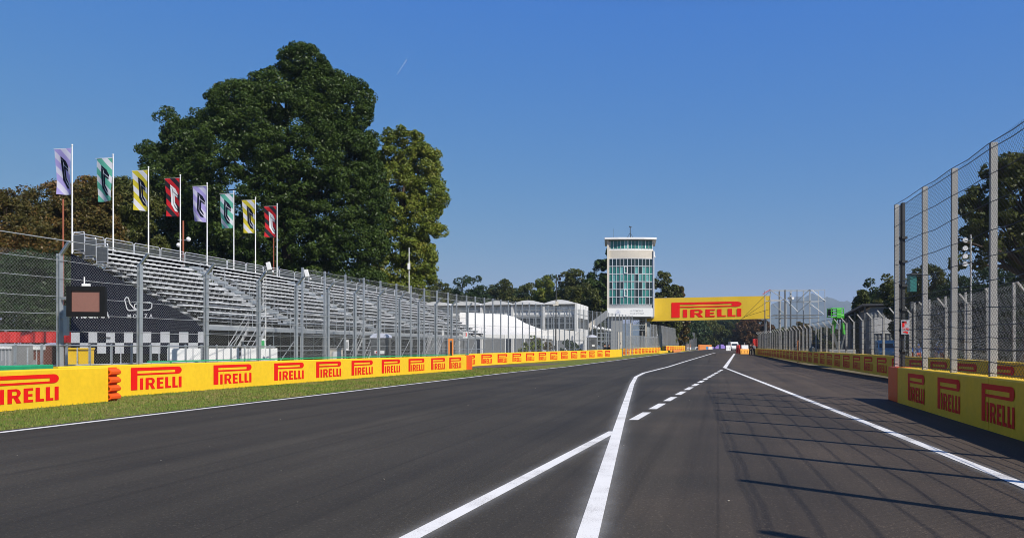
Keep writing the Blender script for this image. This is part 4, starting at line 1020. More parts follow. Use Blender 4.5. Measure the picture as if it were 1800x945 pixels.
def marker_post(x, y0, Y, label, w):
    t = thing('marker_post', label, 'post', (PX(x, Y), Y, zg(Y)), 0, 'orange opening markers in the fences')
    zt = PZ(y0, Y); X = PX(x, Y)
    mb = MB(); 
    for s_ in (-1, 1): mb.box((X + s_ * w * 0.36, Y, (zt + zg(Y)) / 2), (w * 0.28, 0.12, zt - zg(Y)))
    mb.box((X, Y, zt - 0.06), (w * 0.44, 0.12, 0.12)); mb.obj('frame', 'orange_pale', t)
    MB().box((X, Y + 0.05, (zt + zg(Y)) / 2 - 0.1), (w * 0.44, 0.03, zt - zg(Y) - 0.25)).obj('slot', 'wire_dark', t)
    return t
marker_post(792.5, 595, 54.2, 'orange upright opening marker behind the left barrier near its orange end', 0.34)
marker_post(1403.5, 598, 79.5, 'orange upright opening marker in the long right fence', 0.22)
def plate_sign(x0, y0, x1, y1, Y, label, mark=None):
    t = thing('sign', label, 'sign', P((x0 + x1) / 2, y1, Y))
    w, h = (x1 - x0) / F * Y, (y1 - y0) / F * Y; c = Vector(P((x0 + x1) / 2, (y0 + y1) / 2, Y))
    MB().box(c, (w, 0.02, h)).obj('board', 'sign_shaded' if mark == 'lamp' else 'white', t)
    if mark == 'flame':
        MB().prism([(0.05, -0.25), (0.3, -0.2), (0.3, 0.3), (0.05, 0.35), (0.16, 0.05)], c + Vector((0, -0.018, 0)), (w, 0, 0), (0, 0, h), (0, 1, 0), 0.006).obj('mark', 'logo_red', t)
    if mark == 'lamp':
        mb = MB(); f_ = c + Vector((0, -0.016, 0))
        for a, b, e, g in ((-0.40, 0.0, -0.12, 0.42), (-0.40, 0.30, 0.12, 0.42), (0.0, 0.22, 0.12, 0.42)):
            mb.quad(f_ + Vector((a * w, 0, b * h)), f_ + Vector((e * w, 0, b * h)), f_ + Vector((e * w, 0, g * h)), f_ + Vector((a * w, 0, g * h)))
        mb.flat(text_vf('TYRE', 0.03), f_ + Vector((-0.4 * w, 0, -0.2 * h)), (1, 0, 0), UP, w * 0.8, h * 0.13)
        mb.quad(f_ + Vector((-0.38 * w, 0, -0.34 * h)), f_ + Vector((0.28 * w, 0, -0.46 * h)), f_ + Vector((0.30 * w, 0, -0.34 * h)), f_ + Vector((0.0, 0, -0.28 * h)))
        mb.obj('mark', 'logo_red', t)
    MB().tube(c + Vector((0, 0.03, h / 2)), c + Vector((0, 0.03, -h / 2 - 0.5)), 0.015, 6).obj('bracket', 'steel', t)
    return t
plate_sign(813.5, 582, 822, 594, 57.5, 'white board with a red mark on the last post of the left fence', 'flame')
plate_sign(777, 580, 780.5, 589, 54.5, 'small blank white board on the left fence beyond the orange marker')
plate_sign(1584.2, 562, 1598.5, 587, 23.2, 'white board with dark red marks tied to the dark post of the near right fence', 'lamp')

# ================================================================== CONTROL TOWER
YT = 150.0; XA = (Vector((1, 0, 0)), Vector((0, 1, 0)), UP)
tw = thing('control_tower', 'tall glazed control tower with a white roof slab and a white name board', 'tower', (PX(1108, YT), YT, zg(YT)))
tx = lambda x: PX(x, YT)
tz = lambda y: PZ(y, YT)
def bowed(x0, x1, bow, n=12):                      # plan of the slightly bowed front, left to right
    w = x1 - x0
    return [(x0 + w * k / n, YT - bow * math.sin(math.pi * k / n)) for k in range(n + 1)]
def shell(plan, z0, z1, name, mat, back=8.0, parent=tw, bevel=0):
    n = len(plan); pts = plan + [(plan[-1][0] + 0.165 * back, YT + back), (plan[0][0] + 0.135 * back, YT + back)]
    return MB().prism(pts, (0, 0, z0), (1, 0, 0), (0, 1, 0), UP, z1 - z0).obj(name, mat, parent, bevel=bevel)
gx0, gx1 = tx(1070), tx(1147.5)
shell([(x, y + 0.25) for x, y in bowed(gx0 + 0.05, gx1 - 0.05, 0.5)], tz(556) + 0.4, tz(419), 'core', 'grey_panel', 7.8)
shell(bowed(gx0 - 0.05, gx1 + 0.05, 0.6), tz(454.3), tz(440), 'spandrel', 'concrete_pale', 8.1)
shell(bowed(gx0 - 0.02, gx1 + 0.02, 0.52), tz(439.9), tz(437.6), 'upper_sill', 'white', 8.05)
shell([(tx(1061.5), YT - 1.0), (tx(1085), YT - 1.35), (tx(1130), YT - 1.35), (tx(1152.5), YT - 1.0)], tz(422.0), tz(418.5), 'roof', 'white', 9.0, bevel=0.05)
shell(bowed(gx0 - 0.1, gx1 + 0.1, 0.58), tz(541.5), tz(535.2), 'lower_band', 'grey_mid', 8.1)
rows_ = [tz(454.6 + (535.2 - 454.6) * k / 6) for k in range(7)]
rg = random.Random(3)
pat = ['ddddddddddddd', 'tttltldtdtttt', 'tltlttltltltt', 'dddddtddddddd', 'ttdtlttddtttt', 'dtdttttdttddt']
for r_ in range(6):
    pl = bowed(gx0, gx1, 0.5, 12); mb = MB()
    for k in range(12):
        a, b = pl[k], pl[k + 1]; z1, z0 = rows_[r_], rows_[r_ + 1]; mi = {'d': 0, 't': 1, 'l': 2}[pat[r_][k]]
        if rg.random() < 0.15: mi = rg.randrange(3)
        j = [rg.uniform(-0.02, 0.02) for _ in range(3)]
        mb.quad((a[0], a[1] - 0.02 + j[0], z0), (b[0], b[1] - 0.02 + j[1], z0), (b[0], b[1] - 0.02 + j[2], z1), (a[0], a[1] - 0.02 + j[0] + j[2] - j[1], z1), mi=mi)
    mb.obj('window_band', ['glass_dark', 'glass_teal', 'glass_light'], tw)
mb = MB(); pl = bowed(gx0, gx1, 0.5, 12)
for k, (x, y) in enumerate(pl): mb.box((x, y - 0.06, (rows_[0] + rows_[6]) / 2), (0.10 if 0 < k < 12 else 0.2, 0.14, rows_[0] - rows_[6]))
for z in rows_:
    for k in range(12): mb.bar((pl[k][0], pl[k][1] - 0.055, z), (pl[k + 1][0], pl[k + 1][1] - 0.055, z), 0.11, 0.13)
mb.obj('window_frame', 'steel_bright', tw)
for r_ in (1, 4):                                  # opened sashes
    a = pl[4]; b = pl[5]; z1, z0 = rows_[r_] - 0.08, rows_[r_ + 1] + 0.12; m_ = MB()
    for x in (a[0] + 0.1, b[0] - 0.1): m_.box((x, a[1] - 0.22, (z0 + z1) / 2), (0.09, 0.08, z1 - z0))
    for z in (z0, z1): m_.box(((a[0] + b[0]) / 2, a[1] - 0.222, z), (b[0] - a[0] - 0.12, 0.08, 0.09))
    m_.obj('open_sash', 'white', tw)
ux0, ux1 = tx(1072), tx(1146.5); pl2 = bowed(ux0, ux1, 0.45, 12); mb = MB()
for k in range(12):
    a, b = pl2[k], pl2[k + 1]; mb.quad((a[0], a[1] - 0.03, tz(437.6)), (b[0], b[1] - 0.03, tz(437.6)), (b[0], b[1] - 0.03, tz(423.6)), (a[0], a[1] - 0.03, tz(423.6)), mi=[1, 1, 1, 1, 2, 1, 1, 1, 2, 1, 1, 1][k])
mb.obj('upper_window', ['glass_dark', 'glass_teal', 'glass_light'], tw)
mb = MB()
for k, (x, y) in enumerate(pl2): mb.box((x, y - 0.07, (tz(437.6) + tz(423.6)) / 2), (0.07 if k % 5 else 0.18, 0.1, tz(423.6) - tz(437.6)))
mb.obj('upper_frame', 'white', tw)
shell([(tx(1066.6), YT - 0.4), (tx(1069.9), YT - 0.4)], tz(556), tz(422.2), 'side_wall', 'concrete_pale', 8.3)
shell([(tx(1147.9), YT - 0.3), (tx(1149.8), YT - 0.3)], tz(556), tz(440), 'side_wall', 'steel_bright', 8.3)
sb = MB(); sb.box((tx(1106.5), YT - 0.62, (tz(541.5) + tz(556.5)) / 2), (tx(1147) - tx(1067), 0.10, tz(541.5) - tz(556.5)))
sg = sb.obj('name_board', 'white', tw, bevel=0.02)
shell([(tx(1068), YT - 0.3), (tx(1149), YT - 0.3)], tz(558.5), tz(556.2), 'soffit', 'grey_panel', 8.2)
f_ = YT - 0.685
mb = MB(); mb.flat(text_vf('AUTOMOBILE', 0.01), (tx(1107), f_, tz(547.6)), (1, 0, 0), UP, tx(1129.5) - tx(1107), 0.32)
mb.flat(text_vf("CLUB D'ITALIA", 0.01), (tx(1107), f_, tz(552.3)), (1, 0, 0), UP, tx(1131.5) - tx(1107), 0.34); mb.obj('lettering', 'letter_grey', sg)
mb = MB(); ec_ = Vector((tx(1085.5), f_, tz(548.8)))
for k in range(20):
    a, b = R(18 * k), R(18 * k + 13)
    for r0_, r1_ in ((0.40, 0.45), (0.27, 0.30)):
        mb.quad(*[ec_ + Vector((math.cos(t_) * r_, 0, math.sin(t_) * r_)) for t_, r_ in ((a, r0_), (b, r0_), (b, r1_), (a, r1_))])
for pl_ in ([(-.24, -.16), (-.16, -.16), (0, .12), (0, .24)], [(.24, -.16), (.16, -.16), (0, .12), (0, .24)], [(-.12, -.1), (.12, -.1), (.12, -.05), (-.12, -.05)]):
    mb.quad(*[ec_ + Vector((x, -0.004, z)) for x, z in pl_])
mb.obj('emblem', 'emblem_blue', sg)
mb = MB(); c_ = Vector((tx(1112), YT + 3, tz(418))); mb.tube(c_, (c_.x, c_.y, tz(394)), 0.07, 8)
for dx, dy in ((-0.9, 0.4), (0.9, 0.4), (0, -0.9)): mb.tube(c_ + Vector((dx, dy, 0)), (c_.x, c_.y, tz(405)), 0.035, 6)
mb.ball((c_.x - 0.1, c_.y, tz(394)), 0.14, 8).ball((c_.x + 0.16, c_.y, tz(395)), 0.12, 8); mb.obj('antenna', 'wire_dark', tw)
MB().tube((tx(1081), YT + 2, tz(418)), (tx(1081), YT + 2, tz(399)), 0.02, 6).obj('whip_antenna', 'steel_dark', tw)
MB().box((tx(1091), YT + 2, tz(417.3)), (0.7, 0.6, 0.35)).box((tx(1101), YT + 2.5, tz(417.6)), (0.4, 0.4, 0.25)).obj('roof_unit', 'grey_panel', tw)
mb = MB(); mb.box((tx(1150.3), YT + 0.3, tz(447)), (0.3, 0.3, 1.0)).ball((tx(1151), YT + 0.2, tz(451)), 0.2, 8); mb.obj('wall_lamp', 'white', tw)
zb0 = zg(YT) - 0.2
MB().box((tx(1084), YT + 3.2, (tz(558) + zb0) / 2), (tx(1094.5) - tx(1075), 6.5, tz(558) - zb0)).obj('stair_core', 'grey_panel', tw)
MB().box((tx(1139), YT + 5.5, (tz(558) + zb0) / 2), (1.0, 3.0, tz(558) - zb0)).obj('column', 'concrete', tw)
for k, y_ in enumerate((0.4, 7.0)):
    for x in (1109, 1136): MB().box((tx(x), YT + y_, (tz(558) + zb0) / 2), (0.22, 0.22, tz(558) - zb0)).obj('column', 'concrete_pale', tw)
mb = MB()
for z in (tz(562), tz(571), tz(580), tz(590)): mb.tube((tx(1109), YT + 0.4, z), (tx(1136), YT + 0.4, z), 0.05, 6)
for k in range(7):
    x = 1109 + 27 * k / 7; mb.tube((tx(x), YT + 0.4, tz(562)), (tx(x + 8 if x < 1127 else 1136), YT + 0.4, tz(575)), 0.03, 6).tube((tx(x), YT + 0.5, tz(580)), (tx(x + 5), YT + 0.5, tz(566)), 0.03, 6)
mb.obj('bracing', 'steel', tw)
# ramp with solid parapets climbing to the tower
rp_ = thing('ramp', 'stair ramp with solid beige and dark parapets climbing to the control tower', 'ramp', (PX(1000, 146), 146, 0))
def ramp_seg(x0, x1, mt, name, Y=147.0):
    yt = lambda x: 545.0 + (1067 - x) * 0.755
    yb = lambda x: 558.0 + (1067 - x) * 0.80
    a = [(PX(x0, Y), PZ(yb(x0), Y)), (PX(x1, Y), PZ(yb(x1), Y)), (PX(x1, Y), PZ(yt(x1), Y)), (PX(x0, Y), PZ(yt(x0), Y))]
    MB().prism(a, (0, Y, 0), (1, 0, 0), UP, (0, 1, 0), 0.2).obj(name, mt, rp_)
    a2 = [(x, z) for x, z in a]
    MB().prism(a2, (0, Y + 2.0, 0), (1, 0, 0), UP, (0, 1, 0), 0.2).obj(name, mt, rp_)
    MB().prism([a[0], a[1], (a[1][0], a[1][1] + 0.25), (a[0][0], a[0][1] + 0.25)], (0, Y + 0.2, 0), (1, 0, 0), UP, (0, 1, 0), 1.8).obj('flight', 'concrete', rp_)
ramp_seg(1045, 1068, 'grey_panel', 'parapet'); ramp_seg(1018, 1045, 'concrete_pale', 'parapet'); ramp_seg(990, 1018, 'concrete', 'parapet')
for x in (1004, 1030): MB().box((PX(x, 148), 148, 2.2), (0.4, 0.6, 4.2)).obj('pier', 'concrete', rp_)

# ================================================================== BRIDGE BANNER over the track
YL_, YR_ = 152.5, 149.0
bl, brr = Vector((PX(1137, YL_), YL_, 0)), Vector((PX(1352.6, YR_), YR_, 0)); bd = (brr - bl).normalized(); bn = Vector((bd.y, -bd.x, 0))
bg_ = thing('banner_bridge', 'yellow bridge banner with red lettering spanning the track beside the tower', 'bridge', tuple(bl))
zbl, ztl, zbr, ztr = PZ(564.3, YL_), PZ(524.2, YL_), PZ(559.8, YR_), PZ(519.8, YR_); LB = (brr - bl).length
fz = lambda s, t: (zbl + (zbr - zbl) * s) * (1 - t) + (ztl + (ztr - ztl) * s) * t
fp_ = lambda s, t, o=0.0: bl + bd * (LB * s) + bn * o + UP * fz(s, t)
mb = MB(); n = 16
for i in range(n):
    for j in range(3):
        w_ = lambda s, t: 0.03 * math.sin(s * 31) * math.sin(math.pi * t)
        q = [(i / n, j / 3), ((i + 1) / n, j / 3), ((i + 1) / n, (j + 1) / 3), (i / n, (j + 1) / 3)]
        mb.quad(*[fp_(s, t, w_(s, t)) for s, t in q])
pn = mb.obj('banner', 'banner_yellow', bg_, smooth=True)
s0, s1 = (1181 - 1137) / 215.6, (1304.5 - 1137) / 215.6
mb = MB(); vs = [fp_(s0 + (s1 - s0) * x, 0.13 + 0.66 * y, 0.06) for x, y in LOGO[0]]; mb.add(vs, LOGO[1]); mb.obj('logo', 'logo_red', bg_)
mb = MB()
for t_ in (0.01, 0.99):
    for o in (-0.15, -1.8): mb.bar(fp_(0, t_, o), fp_(1, t_, o), 0.14, 0.14)
for k in range(13):
    s = k / 12
    for o in (-0.15, -1.8): mb.bar(fp_(s, 0.01, o), fp_(s, 0.99, o), 0.1, 0.1)
    for t_ in (0.02, 0.98): mb.bar(fp_(s, t_, -0.15), fp_(s, t_, -1.8), 0.08, 0.08)
    if k < 12: mb.bar(fp_(s, 0.02, -1.8), fp_(s + 1 / 12, 0.98, -1.8), 0.07, 0.07)
mb.obj('truss', 'steel', bg_)
mb = MB()
for j in range(n): mb.quad(fp_(j / n, 0, -1.95), fp_(j / n, 1, -1.95), fp_((j + 1) / n, 1, -1.95), fp_((j + 1) / n, 0, -1.95))
mb.obj('rear_banner', 'banner_yellow', bg_)
MB().bar(fp_(1.004, 0.0, -0.1), fp_(1.004, 1.0, -0.1), 0.12, 0.2).obj('end_post', 'orange_pale', bg_)
for s in (0.012,):
    MB().box(fp_(s, 0, -1) * 1.0 - UP * (zbl / 2), (0.5, 0.5, zbl)).obj('column', 'steel', bg_)
MB().box((brr.x - 0.4, brr.y + 1, zbr / 2), (0.4, 0.4, zbr)).obj('column', 'steel_dark', bg_)

# ================================================================== SCAFFOLD beside the bridge, on the right
YS = 140.0; sx_ = lambda x: PX(x, YS); sz_ = lambda y: PZ(y, YS)
sc_ = thing('scaffold', 'open steel scaffold tower with diagonal braces right of the yellow bridge', 'scaffold', (sx_(1400), YS, zg(YS)))
for x, mt, r_ in ((1354, 'steel', 0.09), (1380, 'steel_dark', 0.14), (1381.5, 'post_pale', 0.10), (1401, 'steel_dark', 0.07), (1423.5, 'steel', 0.13), (1450, 'post_pale', 0.05)):
    yt_ = 527 if mt == 'post_pale' and x < 1400 else 508.5
    for dy in (0, 3.0):
        MB().box((sx_(x), YS + dy, (sz_(yt_) + zg(YS)) / 2), (r_ * 1.5, r_ * 1.5, sz_(yt_) - zg(YS))).obj('standard', mt, sc_)
for x0, x1, y, mt in ((1353, 1450, 509, 'steel'), (1353, 1381, 527, 'post_pale'), (1400, 1424, 529.5, 'steel_dark'), (1424, 1450, 529, 'steel'), (1358, 1445, 553.5, 'steel_dark'), (1362, 1440, 558.5, 'steel_dark')):
    for dy in (0, 3.0): MB().bar((sx_(x0), YS + dy - 0.12, sz_(y)), (sx_(x1), YS + dy - 0.12, sz_(y)), 0.08, 0.10).obj('ledger', mt, sc_)
for x0, y0, x1, y1, mt in ((1382, 528, 1402, 548, 'white'), (1402, 548, 1424, 529, 'steel_dark'), (1402, 528, 1422, 509, 'steel_dark'), (1425, 509, 1450, 529, 'white'), (1427, 511, 1448, 528, 'white'), (1425, 535, 1447, 552, 'white'), (1358, 535, 1377, 550, 'steel'), (1355, 511, 1379, 527, 'post_pale'), (1340, 517, 1353, 509, 'red_board')):
    MB().tube((sx_(x0), YS - 0.25, sz_(y0)), (sx_(x1), YS - 0.25, sz_(y1)), 0.06, 6).obj('brace', mt, sc_)
for k in range(3): MB().tube((sx_(1354), YS + 0.2, sz_(511 + 16 * k)), (sx_(1322 + 3 * k), YS + 7, sz_(560 - 3 * k)), 0.03, 5).obj('guy_wire', 'wire_dark', sc_)
Ys = 132.0; t = thing('speaker_mast', 'dark mast with a cluster of loudspeakers inside the scaffold', 'mast', (PX(1389, Ys), Ys, zg(Ys)))
MB().tube((PX(1390, Ys), Ys, zg(Ys)), (PX(1389.5, Ys), Ys, PZ(512, Ys)), 0.13, 8).obj('pole', 'steel_dark', t)
for dx, y, r_, mt in ((-3.5, 524, 0.22, 'steel_dark'), (3.5, 524, 0.22, 'white'), (0, 520, 0.2, 'grey_mid'), (0, 527, 0.24, 'steel_dark'), (0, 514, 0.17, 'grey_mid'), (-1.5, 536, 0.15, 'steel_dark')):
    c = Vector(P(1389.5 + dx, y, Ys)); MB().tube(c + Vector((0, 0.2, 0)), c + Vector((0, -0.25, 0)), r_ * 0.5, 10, r2=r_).obj('loudspeaker', mt, t)

# ================================================================== WHITE BUILDING and TENT
K = Vector((PX(1013, 115), 115, 0)); zE, zV = PZ(532.5, 115), PZ(526.5, 115); bay = 4.75
wb = thing('hospitality_building', 'white hospitality building with four shallow vaulted roof bays', 'building', tuple(K))
B_ = lambda u, v, z: K + E2 * v + E1 * u + UP * z   # v to the left along the front, u to the back
AXB = (E2, E1, UP); NB = 6; W_ = NB * bay; DB = 10.0
MB().box(B_(DB / 2 + 0.15, W_ / 2, PZ(556, 115) / 2), (W_ - 0.1, DB - 0.4, PZ(556, 115)), AXB).obj('lower_wall', 'grey_panel', wb)
MB().box(B_(DB / 2 + 0.1, W_ / 2, (PZ(552, 115) + PZ(537, 115)) / 2), (W_ - 0.04, DB - 0.1, PZ(537, 115) - PZ(552, 115)), AXB).obj('upper_wall', 'white', wb)
MB().box(B_(DB / 2, W_ / 2, PZ(534.7, 115)), (W_, DB, PZ(532.8, 115) - PZ(537, 115)), AXB).obj('eave_band', 'grey_mid', wb)
MB().box(B_(DB / 2, W_ / 2, PZ(554, 115)), (W_, DB - 0.06, PZ(552, 115) - PZ(556, 115)), AXB).obj('floor_band', 'grey_mid', wb)
MB().box(B_(DB / 2 + 0.05, -0.03, (zE + 1) / 2), (0.2, DB + 0.2, zE - 1), AXB).obj('end_wall', 'white', wb)
MB().box(B_(DB / 2 + 0.3, -0.14, (PZ(558, 115) + PZ(576, 115)) / 2), (0.06, DB - 1.2, PZ(558, 115) - PZ(576, 115)), AXB).obj('window', 'glass_grey', wb)
for k in range(1, 4): MB().box(B_(DB * k / 4, -0.19, zE / 2 + 0.5), (0.04, 0.06, zE - 1.2), AXB).obj('panel_joint', 'grey_mid', wb)
MB().box(B_(DB / 2, -0.15, PZ(551, 115)), (0.04, DB, 0.08), AXB).obj('panel_joint', 'grey_mid', wb)
for k in range(NB):
    v0, v1 = bay * k, bay * (k + 1); n = 10
    ar = [(v0 + 0.06 + (bay - 0.12) * i / n, zE + (zV - zE) * math.sin(math.pi * i / n)) for i in range(n + 1)]
    MB().prism([(v0 + 0.06, zE - 0.12)] + ar + [(v1 - 0.06, zE - 0.12)], K - E1 * 0.5, E2, UP, E1, DB + 0.7).obj('vault', 'white', wb)
    MB().box(B_(-0.12, v0, zE / 2), (0.32, 0.36, zE), AXB).obj('pilaster', 'white_dirty', wb)
    mb = MB()
    for j in range(5): mb.box(B_(-0.03, v0 + 0.5 + (bay - 0.6) * j / 4, (PZ(557, 115) + PZ(578, 115)) / 2), (0.09, 0.1, PZ(557, 115) - PZ(578, 115)), AXB)
    for y in (557.5, 568, 578): mb.box(B_(-0.04, v0 + bay / 2, PZ(y, 115)), (bay - 0.4, 0.1, 0.10), AXB)
    MB().box(B_(0.05, v0 + bay / 2, (PZ(557, 115) + PZ(578, 115)) / 2), (bay - 0.4, 0.06, PZ(557, 115) - PZ(578, 115)), AXB).obj('window', 'glass_grey', wb)
    mb.obj('window_frame', 'steel', wb)
    m2 = MB()
    for j in range(1, 4): m2.box(B_(-0.01, v0 + bay * j / 4, (PZ(552, 115) + PZ(537, 115)) / 2), (0.05, 0.1, PZ(537, 115) - PZ(552, 115)), AXB)
    m2.box(B_(-0.012, v0 + bay / 2, PZ(544, 115)), (bay - 0.3, 0.1, 0.06), AXB); m2.obj('panel_frame', 'grey_mid', wb)
tn = thing('tent', 'white membrane tent sagging down to the right in front of the vaulted building', 'tent', (PX(900, 108), 108, 0))
rp2 = [(808, 549.5, 106), (846, 551, 107.5), (888, 553.5, 109), (905, 558, 109.5), (922, 568, 110), (940, 575, 110), (958, 582, 110), (975, 585, 110)]
lo_ = [(808, 584, 100), (850, 587, 100), (888, 588, 100.5), (905, 588, 101), (922, 588, 101.5), (940, 588.5, 102), (958, 589, 102.5), (975, 590, 103)]
mb = MB(); n = 6
for i in range(len(rp2) - 1):
    for j in range(n):
        def q_(i_, s):
            a, b = Vector(P(*rp2[i_])), Vector(P(*lo_[i_])); p = a.lerp(b, s); p.z -= 0.5 * math.sin(math.pi * s); return p
        mb.quad(q_(i, j / n), q_(i + 1, j / n), q_(i + 1, (j + 1) / n), q_(i, (j + 1) / n))
mb.obj('canopy', 'membrane', tn, smooth=True)
mb = MB()
for a, b in zip(lo_[:-1], lo_[1:]):
    pa, pb = Vector(P(*a)), Vector(P(*b)); mb.quad(pa - UP * 0.45, pb - UP * 0.45, pb, pa)
mb.obj('valance', 'white_dirty', tn)
for i in (0, 2, 4, 6, 7): MB().tube((*Vector(P(*lo_[i])).xy, 0), Vector(P(*lo_[i])), 0.06, 8).obj('pole', 'white', tn)
MB().path([P(*p) for p in rp2], 0.07, 6).obj('ridge_rope', 'white', tn)
w1_ = thing('tent', 'low cream awning beside the foot of the tower ramp', 'tent', (PX(960, 104), 104, 0))
MB().prism([(0, 0), (7.6, 0), (7.2, 1.1), (3.6, 1.5), (0.3, 1.1)], (PX(928, 105), 104, PZ(598, 105)), (1, 0, 0), UP, (0, 1, 0), 4).obj('canopy', 'membrane', w1_)
for dx in (0.1, 3.8, 7.4): MB().tube((PX(928, 105) + dx, 104, 0), (PX(928, 105) + dx, 104, PZ(597, 105)), 0.05, 6).obj('pole', 'white', w1_)
# equipment at the foot of the ramp
def cab(x, y0, w, Y, d, label, mat='white', name='equipment_cabinet'):
    t = thing(name, label, 'cabinet', (PX(x, Y), Y, zg(Y))); h = PZ(y0, Y) - zg(Y); W = w / F * Y
    MB().box((PX(x, Y), Y, zg(Y) + h / 2), (W, d, h)).obj('body', mat, t, bevel=0.03)
    for s_ in (-0.25, 0.25): MB().box((PX(x, Y) + s_ * W, Y - d / 2 - 0.012, zg(Y) + h * 0.48), (W * 0.42, 0.025, h * 0.86)).obj('door', mat, t)
    MB().box((PX(x, Y) + 0.06 * W, Y - d / 2 - 0.04, zg(Y) + h * 0.5), (0.04, 0.04, 0.3)).obj('handle', 'black', t)
    MB().box((PX(x, Y), Y, zg(Y) + h + 0.03), (W * 1.06, d * 1.06, 0.06)).obj('lid', 'grey_mid', t)
cab(1015.5, 598.5, 17, 103, 1.0, 'tall white equipment cabinet between the ramp and the grey toilet')
cab(997, 607.5, 10, 100, 0.9, 'low white equipment cabinet left of the tall one', 'white_dirty')
cab(1090, 583, 9, 128, 0.6, 'narrow pale concrete pillar box in front of the tower core', 'concrete_pale')
def pole_cluster():
    Y = 118; t = thing('camera_rig', 'cluster of white lamps and dark poles below the ramp of the tower', 'rig', (PX(1058, Y), Y, zg(Y)))
    for x, y in ((1036, 575), (1040, 578), (1062, 582), (1072, 585)): MB().tube((PX(x, Y), Y, zg(Y)), P(x, y, Y), 0.06, 6).obj('pole', 'wire_dark', t)
    for x, y in ((1042, 573), (1047, 575), (1052, 577), (1059, 577), (1063, 578.5), (1068, 579), (1072, 580)): MB().ball(P(x, y, Y), 0.22, 10).obj('lamp', 'white', t)
    mb = MB()
    for y in (585, 592, 599): mb.tube(P(1050, y, Y), P(1074, y + 1, Y), 0.05, 6)
    for x in (1050, 1058, 1066, 1074): mb.tube(P(x, 583, Y), (PX(x, Y), Y, zg(Y)), 0.05, 6)
    mb.obj('frame', 'steel', t)
pole_cluster()
t = thing('spotlight_mast', 'tall grey mast with dark spotlights in front of the vaulted building', 'mast', (PX(977, 92), 92, zg(92)))
MB().tube((PX(976.5, 92), 92, 0), P(978, 482, 92), 0.09, 8, r2=0.06).obj('pole', 'wire_dark', t)
for k, y in enumerate((485, 490, 496)): MB().box(P(983 + k % 2, y, 92), (0.3, 0.3, 0.28)).obj('spotlight', 'black', t, bevel=0.03)
MB().box(P(979, 533, 92), (0.35, 0.2, 0.5)).box(P(974, 536, 92), (0.3, 0.2, 0.15)).obj('box', 'concrete_pale', t)

# boundary wall of brick colour, dark box and boards past the tower
t = thing('brick_wall', 'low dark brick coloured wall behind the far left barriers', 'wall', (*G(1165, 616), 0.5))
a, b = Vector((PX(1165, 190), 190, zg(190))), Vector((PX(1205, 215), 215, zg(215))); d = (b - a).normalized()
MB().box((a + b) / 2 + UP * 0.9, ((b - a).length, 0.3, 1.9), (d, UP.cross(d), UP)).obj('wall', 'brick', t)
MB().box((a + b) / 2 + UP * 1.88, ((b - a).length, 0.4, 0.1), (d, UP.cross(d), UP)).obj('coping', 'concrete', t)
Yd = 200; t = thing('shelter', 'dark marshal shelter on posts beside the far left barrier', 'shelter', (PX(1209, Yd), Yd, zg(Yd)))
MB().box(P(1209, 594, Yd), (0.95, 1.2, 0.8)).obj('cabin', 'black', t); 
for dx in (-0.4, 0.4): MB().box((PX(1209, Yd) + dx, Yd, 1.9), (0.12, 0.12, 2.6)).obj('leg', 'steel_dark', t)
for x in (1155.2, 1159.5):
    t = thing('bollard_lamp', 'dark post with a white lamp by the far barrier, ' + ('left one of the pair' if x < 1157 else 'right one of the pair'), 'lamp', (PX(x, 160), 160, zg(160)))
    MB().tube((PX(x, 160), 160, zg(160)), P(x, 589.5, 160), 0.17, 8).obj('post', 'black', t); MB().ball(P(x, 588.7, 160), 0.16, 10).obj('lamp', 'white', t)
for x, Y, lab, tx_, mt in ((1209.5, 222, 'white distance board reading 200', '200', 'white'), (1227.5, 240, 'white distance board reading 150 beyond the first', '150', 'white'), (1241.5, 258, 'blue distance board beyond the white ones', None, 'board_blue'), (1249, 262, 'small white board next to the blue one', None, 'white')):
    w = 10.2 if tx_ else 7; w = w / F * Y; h = 4.4 / F * Y; z0 = zg(Y) + 0.12
    t = thing('distance_board', lab, 'board', (PX(x, Y), Y, zg(Y)), 0, 'distance boards on the far left verge')
    MB().box((PX(x, Y), Y, z0 + h / 2), (w, 0.08, h)).obj('board', mt, t)
    if tx_: MB().flat(text_vf(tx_, 0.03), (PX(x, Y) - w * 0.32, Y - 0.06, z0 + h * 0.18), (1, 0, 0), UP, w * 0.64, h * 0.6).obj('lettering', 'black', t)
    for s_ in (-0.35, 0.35): MB().box((PX(x, Y) + s_ * w, Y + 0.06, zg(Y) + 0.1), (0.08, 0.08, 0.3)).obj('leg', 'steel_dark', t)

# ================================================================== RIGHT SIDE: covered stand, boom lift, lights
cs = thing('covered_stand', 'grey corrugated covered stand with a dark roof behind the long right fence', 'stand', (PX(1527, 110), 110, 0))
n0, n1 = Vector((PX(1527, 110), 110, 0)), Vector((PX(1479, 163), 163, 0)); dn = (n1 - n0).normalized(); rn = Vector((dn.y, -dn.x, 0))
zr = PZ(536, 110)
q_ = lambda u, v, z: n0 + dn * u + rn * v + UP * z
LN = (n1 - n0).length
MB().box(q_(LN / 2, 3.2, zr / 2 - 0.1), (LN, 6.0, zr - 0.3), (dn, rn, UP)).obj('wall', 'corrugated', cs)
MB().box(q_(LN / 2, 3.0, zr + 0.03), (LN + 1.2, 7.6, 0.3), (dn, rn, UP)).obj('roof', 'roof_dark', cs)
rb = MB()
for k in range(12): rb.box(q_(-0.05, 0.5 * k + 0.3, zr / 2 - 0.2), (0.08, 0.12, zr - 0.6), (dn, rn, UP))
for k in range(110): rb.box(q_(0.5 * k, 0.15, zr / 2 - 0.2), (0.12, 0.08, zr - 0.6), (dn, rn, UP))
rb.obj('cladding_rib', 'corrugated', cs)
